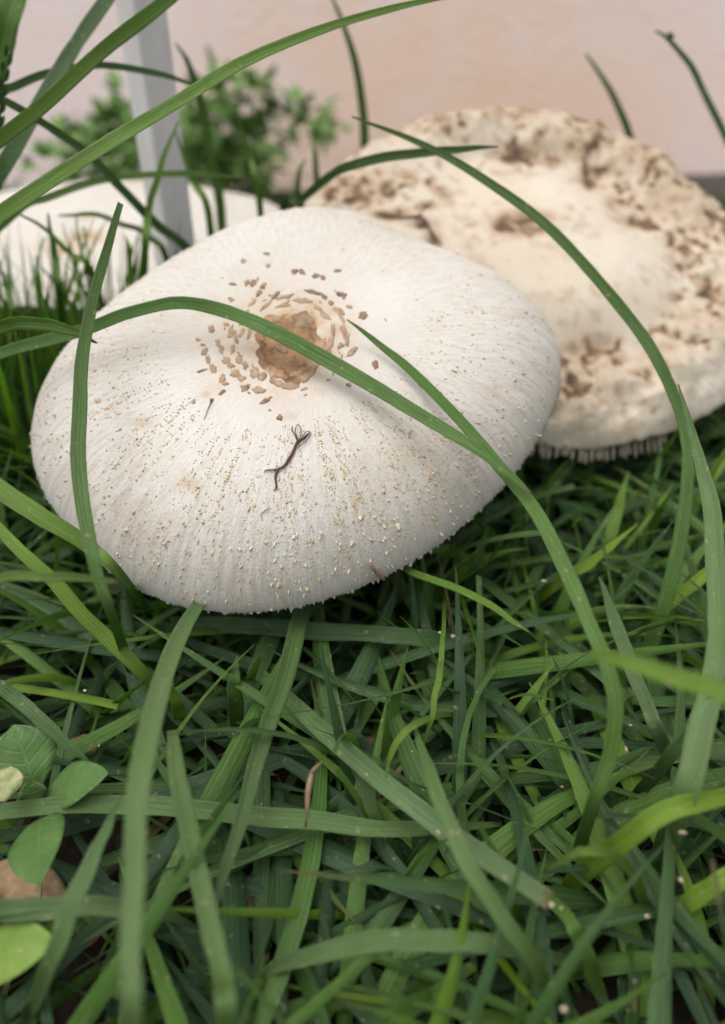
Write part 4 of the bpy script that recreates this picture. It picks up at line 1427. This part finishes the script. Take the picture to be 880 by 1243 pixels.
tube_obj('hair', 'short thin dark hair stuck beside the brown scales on the white cap', 'hair', [([on_cap(248, 510, .0004), on_cap(253, 498, .0006), on_cap(258, 486, .0005)], [.00008, .00014, .0002])], FIBRE)
tube_obj('hair', 'tiny dark hair below the forked root fibre on the white cap', 'hair', [([on_cap(316, 625, .0004), on_cap(322, 620, .0006), on_cap(328, 616, .0005)], [.00008, .00014, .0001])], FIBRE)
tube_obj('bark_flake', 'curled brown flake clinging to the lower rim of the white cap', 'flake', [([on_cap(448, 684, .0009), on_cap(456, 691, .0014), on_cap(463, 699, .0013), on_cap(467, 707, .001)], [.0003, .0008, .0007, .0003])], SCALED)
# thread-like litter on the cream cap
tube_obj('root_fibre', 'dark bent thread of litter lying on the cream mushroom cap', 'root fibre',
         [([on_cap(462, 262, .0008, cap2), on_cap(490, 266, .001, cap2), on_cap(512, 265, .001, cap2), on_cap(522, 282, .001, cap2), on_cap(537, 298, .0008, cap2)], [.0003, .0006, .0006, .0007, .0003]),
          ([on_cap(505, 268, .001, cap2), on_cap(516, 252, .001, cap2), on_cap(526, 244, .0008, cap2)], [.0005, .0004, .0002])], FIBRE)


# ------------------------------------------------------------------ seed spikelet at the far left
def seed_head():
    pts = [Zp(-40, 760, 0), Sp(-14, 330, .25), Sp(-6, 200, .235), Sp(0, 140, .228), Sp(5, 95, .225), Sp(12, 62, .223)]
    rt_ = base_empty('seed_head', pts[0], 'small green grass seed spikelet beside the broad blade', 'seed head')
    C = catmull([tuple(p) + (0.0004,) for p in pts], 30)
    v, f = lathe_tube([Vector(c[:3]) for c in C], [.0005 - .0003 * i / 30 for i in range(30)], 7)
    mesh_obj('stalk', v, f, BROAD, rt_, attrs={'bl': ('FLOAT_VECTOR', np.tile([0.5, 0, 0], (len(v), 1)))})
    for k in range(11):
        y = 62 + k * 9.5
        x = np.interp(y, [62, 95, 140, 200], [12, 5, 0, -6])
        s = -1 if k % 2 else 1
        a = Sp(x, y, .226)
        t_ = Sp(x + s * 5 + 2, y - 17, .224)
        v, f, uv = leaf_geo(a, t_, (a - CAM).normalized() * -1, 5.5 * .22 / FPX, 0.9, cup=0.6, thick=0.0006, nu=5, nv=7, seed=k)
        mesh_obj('seed', v, f, BROAD, rt_, attrs={'bl': ('FLOAT_VECTOR', uv)})


seed_head()


# ------------------------------------------------------------------ insect near the drooping blade's tip
def insect():
    c = Sp(813, 46, .463)
    root = base_empty('insect', c, 'tiny dark insect perched near the tip of a drooping blade', 'insect')
    d = (Sp(820, 56, .463) - Sp(800, 38, .463)).normalized()
    up = Vector((0.25, -0.1, 0.95)).normalized()
    prof = [(-1.0, .05), (-.8, .5), (-.4, .85), (0, .95), (.35, .75), (.5, .5), (.65, .55), (.85, .45), (1.0, .1)]
    v, f = lathe_tube([c + up * 0.0012 + d * (p * 0.0022) for p, _ in prof], [r * 0.0012 for _, r in prof], 10)
    mesh_obj('body', v, f, BUG, root)
    sd = d.cross(up)
    for s in (-1, 1):
        for k in (-.3, .1, .5):
            a = c + up * 0.001 + d * (k * 0.002)
            v, f = lathe_tube([a, a + sd * s * 0.0016 + up * 0.0005, a + sd * s * 0.0022 - up * 0.001], [.00015, .00012, .00008], 5)
            mesh_obj('leg', v, f, BUG, root)


insect()


# ------------------------------------------------------------------ bushy weed at the foot of the wall
def bush():
    base = Zp(215, 262, 0.0)
    base.y = 0.93
    base = Vector((-0.22, 0.93, 0))
    root = base_empty('leafy_weed', base, 'bushy green weed growing at the foot of the wall behind the post', 'weed')
    cl = [(110, 188, 34, 30), (140, 165, 28, 26), (92, 172, 18, 9), (150, 118, 9, 4), (170, 200, 34, 26), (195, 175, 28, 20), (205, 205, 30, 26), (240, 150, 22, 16), (250, 125, 24, 18), (272, 106, 20, 14), (300, 116, 22, 16),
          (318, 108, 12, 6), (255, 172, 32, 34), (292, 182, 34, 40), (322, 165, 18, 14), (350, 148, 16, 10), (366, 132, 10, 6), (380, 140, 14, 8), (398, 152, 11, 7), (280, 204, 32, 34), (60, 206, 18, 8), (120, 208, 38, 26), (235, 205, 30, 28), (310, 205, 20, 16), (262, 225, 40, 40), (160, 228, 40, 30)]
    r = np.random.default_rng(5)
    V, F, UV = [], [], []
    for i, (cx, cy, rad, n) in enumerate(cl):
        sdist = 0.93 + r.uniform(-0.05, 0.05)
        cc = Sp(cx, cy, sdist)
        # a stem from the ground to each spray
        b = base + Vector((r.normal(0, .02), r.normal(0, .02), 0))
        mid = b.lerp(cc, 0.55) + Vector((0, 0, 0.02))
        C = catmull([tuple(b) + (0,), tuple(mid) + (0,), tuple(cc) + (0,)], 9)
        v, f = lathe_tube([Vector(c[:3]) for c in C], [0.0016 - 0.0001 * k for k in range(9)], 6)
        if i % 2 == 0:
            mesh_obj('stem', v, f, BUSH, root, attrs={'bl': ('FLOAT_VECTOR', np.tile([0.5, 0, 0], (len(v), 1)))})
        R = rad * sdist / FPX
        for k in range(int(n * 1.9)):
            d = Vector(r.normal(0, 1, 3))
            d.normalize()
            p = cc + d * (R * r.uniform(0.2, 1.0) ** 0.6)
            if p.z < 0.004:
                continue
            ld = (d + Vector(r.normal(0, .5, 3)) + Vector((0, 0, .1))).normalized()
            Ln = r.uniform(0.014, 0.028)
            v, f, uv = leaf_geo(p, p + ld * Ln, Vector((r.normal(0, .5), r.normal(-.3, .5), 1)), Ln * r.uniform(0.45, 0.6), 0.9, nu=3, nv=5, seed=k)
            o = len(V)
            V += v
            F += [tuple(q + o for q in ff) for ff in f]
            UV += uv
    mesh_obj('foliage', V, F, BUSH, root, attrs={'bl': ('FLOAT_VECTOR', UV)}, kind='stuff')


bush()


# ------------------------------------------------------------------ crumbs and seeds scattered in the turf
def crumbs():
    r = np.random.default_rng(9)
    V, F = [], []
    spots = [(103, 838, .045), (550, 772, .05), (535, 768, .06), (660, 705, .05), (765, 880, .04), (715, 972, .05), (828, 1010, .055), (826, 1068, .05), (786, 1112, .03), (670, 1098, .05), (532, 1010, .05), (445, 940, .05), (500, 912, .04), (682, 955, .04), (120, 905, .03)]
    for _ in range(10):
        spots.append((r.uniform(20, 870), r.uniform(780, 1230), r.uniform(.012, .05)))
    for (px, py, z) in spots:
        c = Zp(px, py, z)
        n0 = len(V)
        s = r.uniform(0.0003, 0.0007)
        m = 6
        ax = [r.uniform(0.5, 2.2), r.uniform(0.5, 1.6), r.uniform(0.4, 0.8)]
        for q, (zz, rr) in enumerate(((-1, .5), (0, 1), (.8, .6))):
            for k in range(m):
                a = 2 * math.pi * k / m
                w = r.uniform(.7, 1.2)
                V.append((c.x + s * ax[0] * rr * w * math.cos(a), c.y + s * ax[1] * rr * w * math.sin(a), c.z + s * ax[2] * zz))
        for q in range(2):
            for k in range(m):
                k2 = (k + 1) % m
                F.append((n0 + q * m + k, n0 + q * m + k2, n0 + (q + 1) * m + k2, n0 + (q + 1) * m + k))
        F.append(tuple(n0 + 2 * m + k for k in range(m)))
    o = mesh_obj('litter_crumbs', V, F, CRUMB, smooth=False, kind='stuff')
    tag(o, 'pale crumbs and grass seeds scattered through the turf', 'litter')


crumbs()


# ------------------------------------------------------------------ flat dark stone at the wall's foot
def stone():
    c = Vector((0.56, 1.02, 0.012))
    V, F = [], []
    nu, nv = 22, 10
    for i in range(nv + 1):
        th = math.pi * i / nv
        for k in range(nu):
            a = 2 * math.pi * k / nu
            d = Vector((math.sin(th) * math.cos(a), math.sin(th) * math.sin(a), math.cos(th)))
            d = Vector((math.copysign(abs(d.x) ** 0.7, d.x), math.copysign(abs(d.y) ** 0.7, d.y), math.copysign(abs(d.z) ** 0.5, d.z)))
            r = 1 + 0.16 * noise.fractal(d * 1.8 + Vector((3, 1, 2)), 1.0, 2.0, 4)
            V.append((c.x + d.x * 0.17 * r, c.y + d.y * 0.07 * r, c.z + d.z * 0.024 * r))
    for i in range(nv):
        for k in range(nu):
            k2 = (k + 1) % nu
            F.append((i * nu + k, i * nu + k2, (i + 1) * nu + k2, (i + 1) * nu + k))
    o = mesh_obj('stone', V, F, mat_simple('dark_stone', (0.030, 0.028, 0.025), (0.075, 0.068, 0.058), 45.0, 0.9, 0.2, 0.8, 0.004), origin=tuple(c))
    tag(o, 'low dark stone at the wall foot behind the cream mushroom', 'stone')


stone()
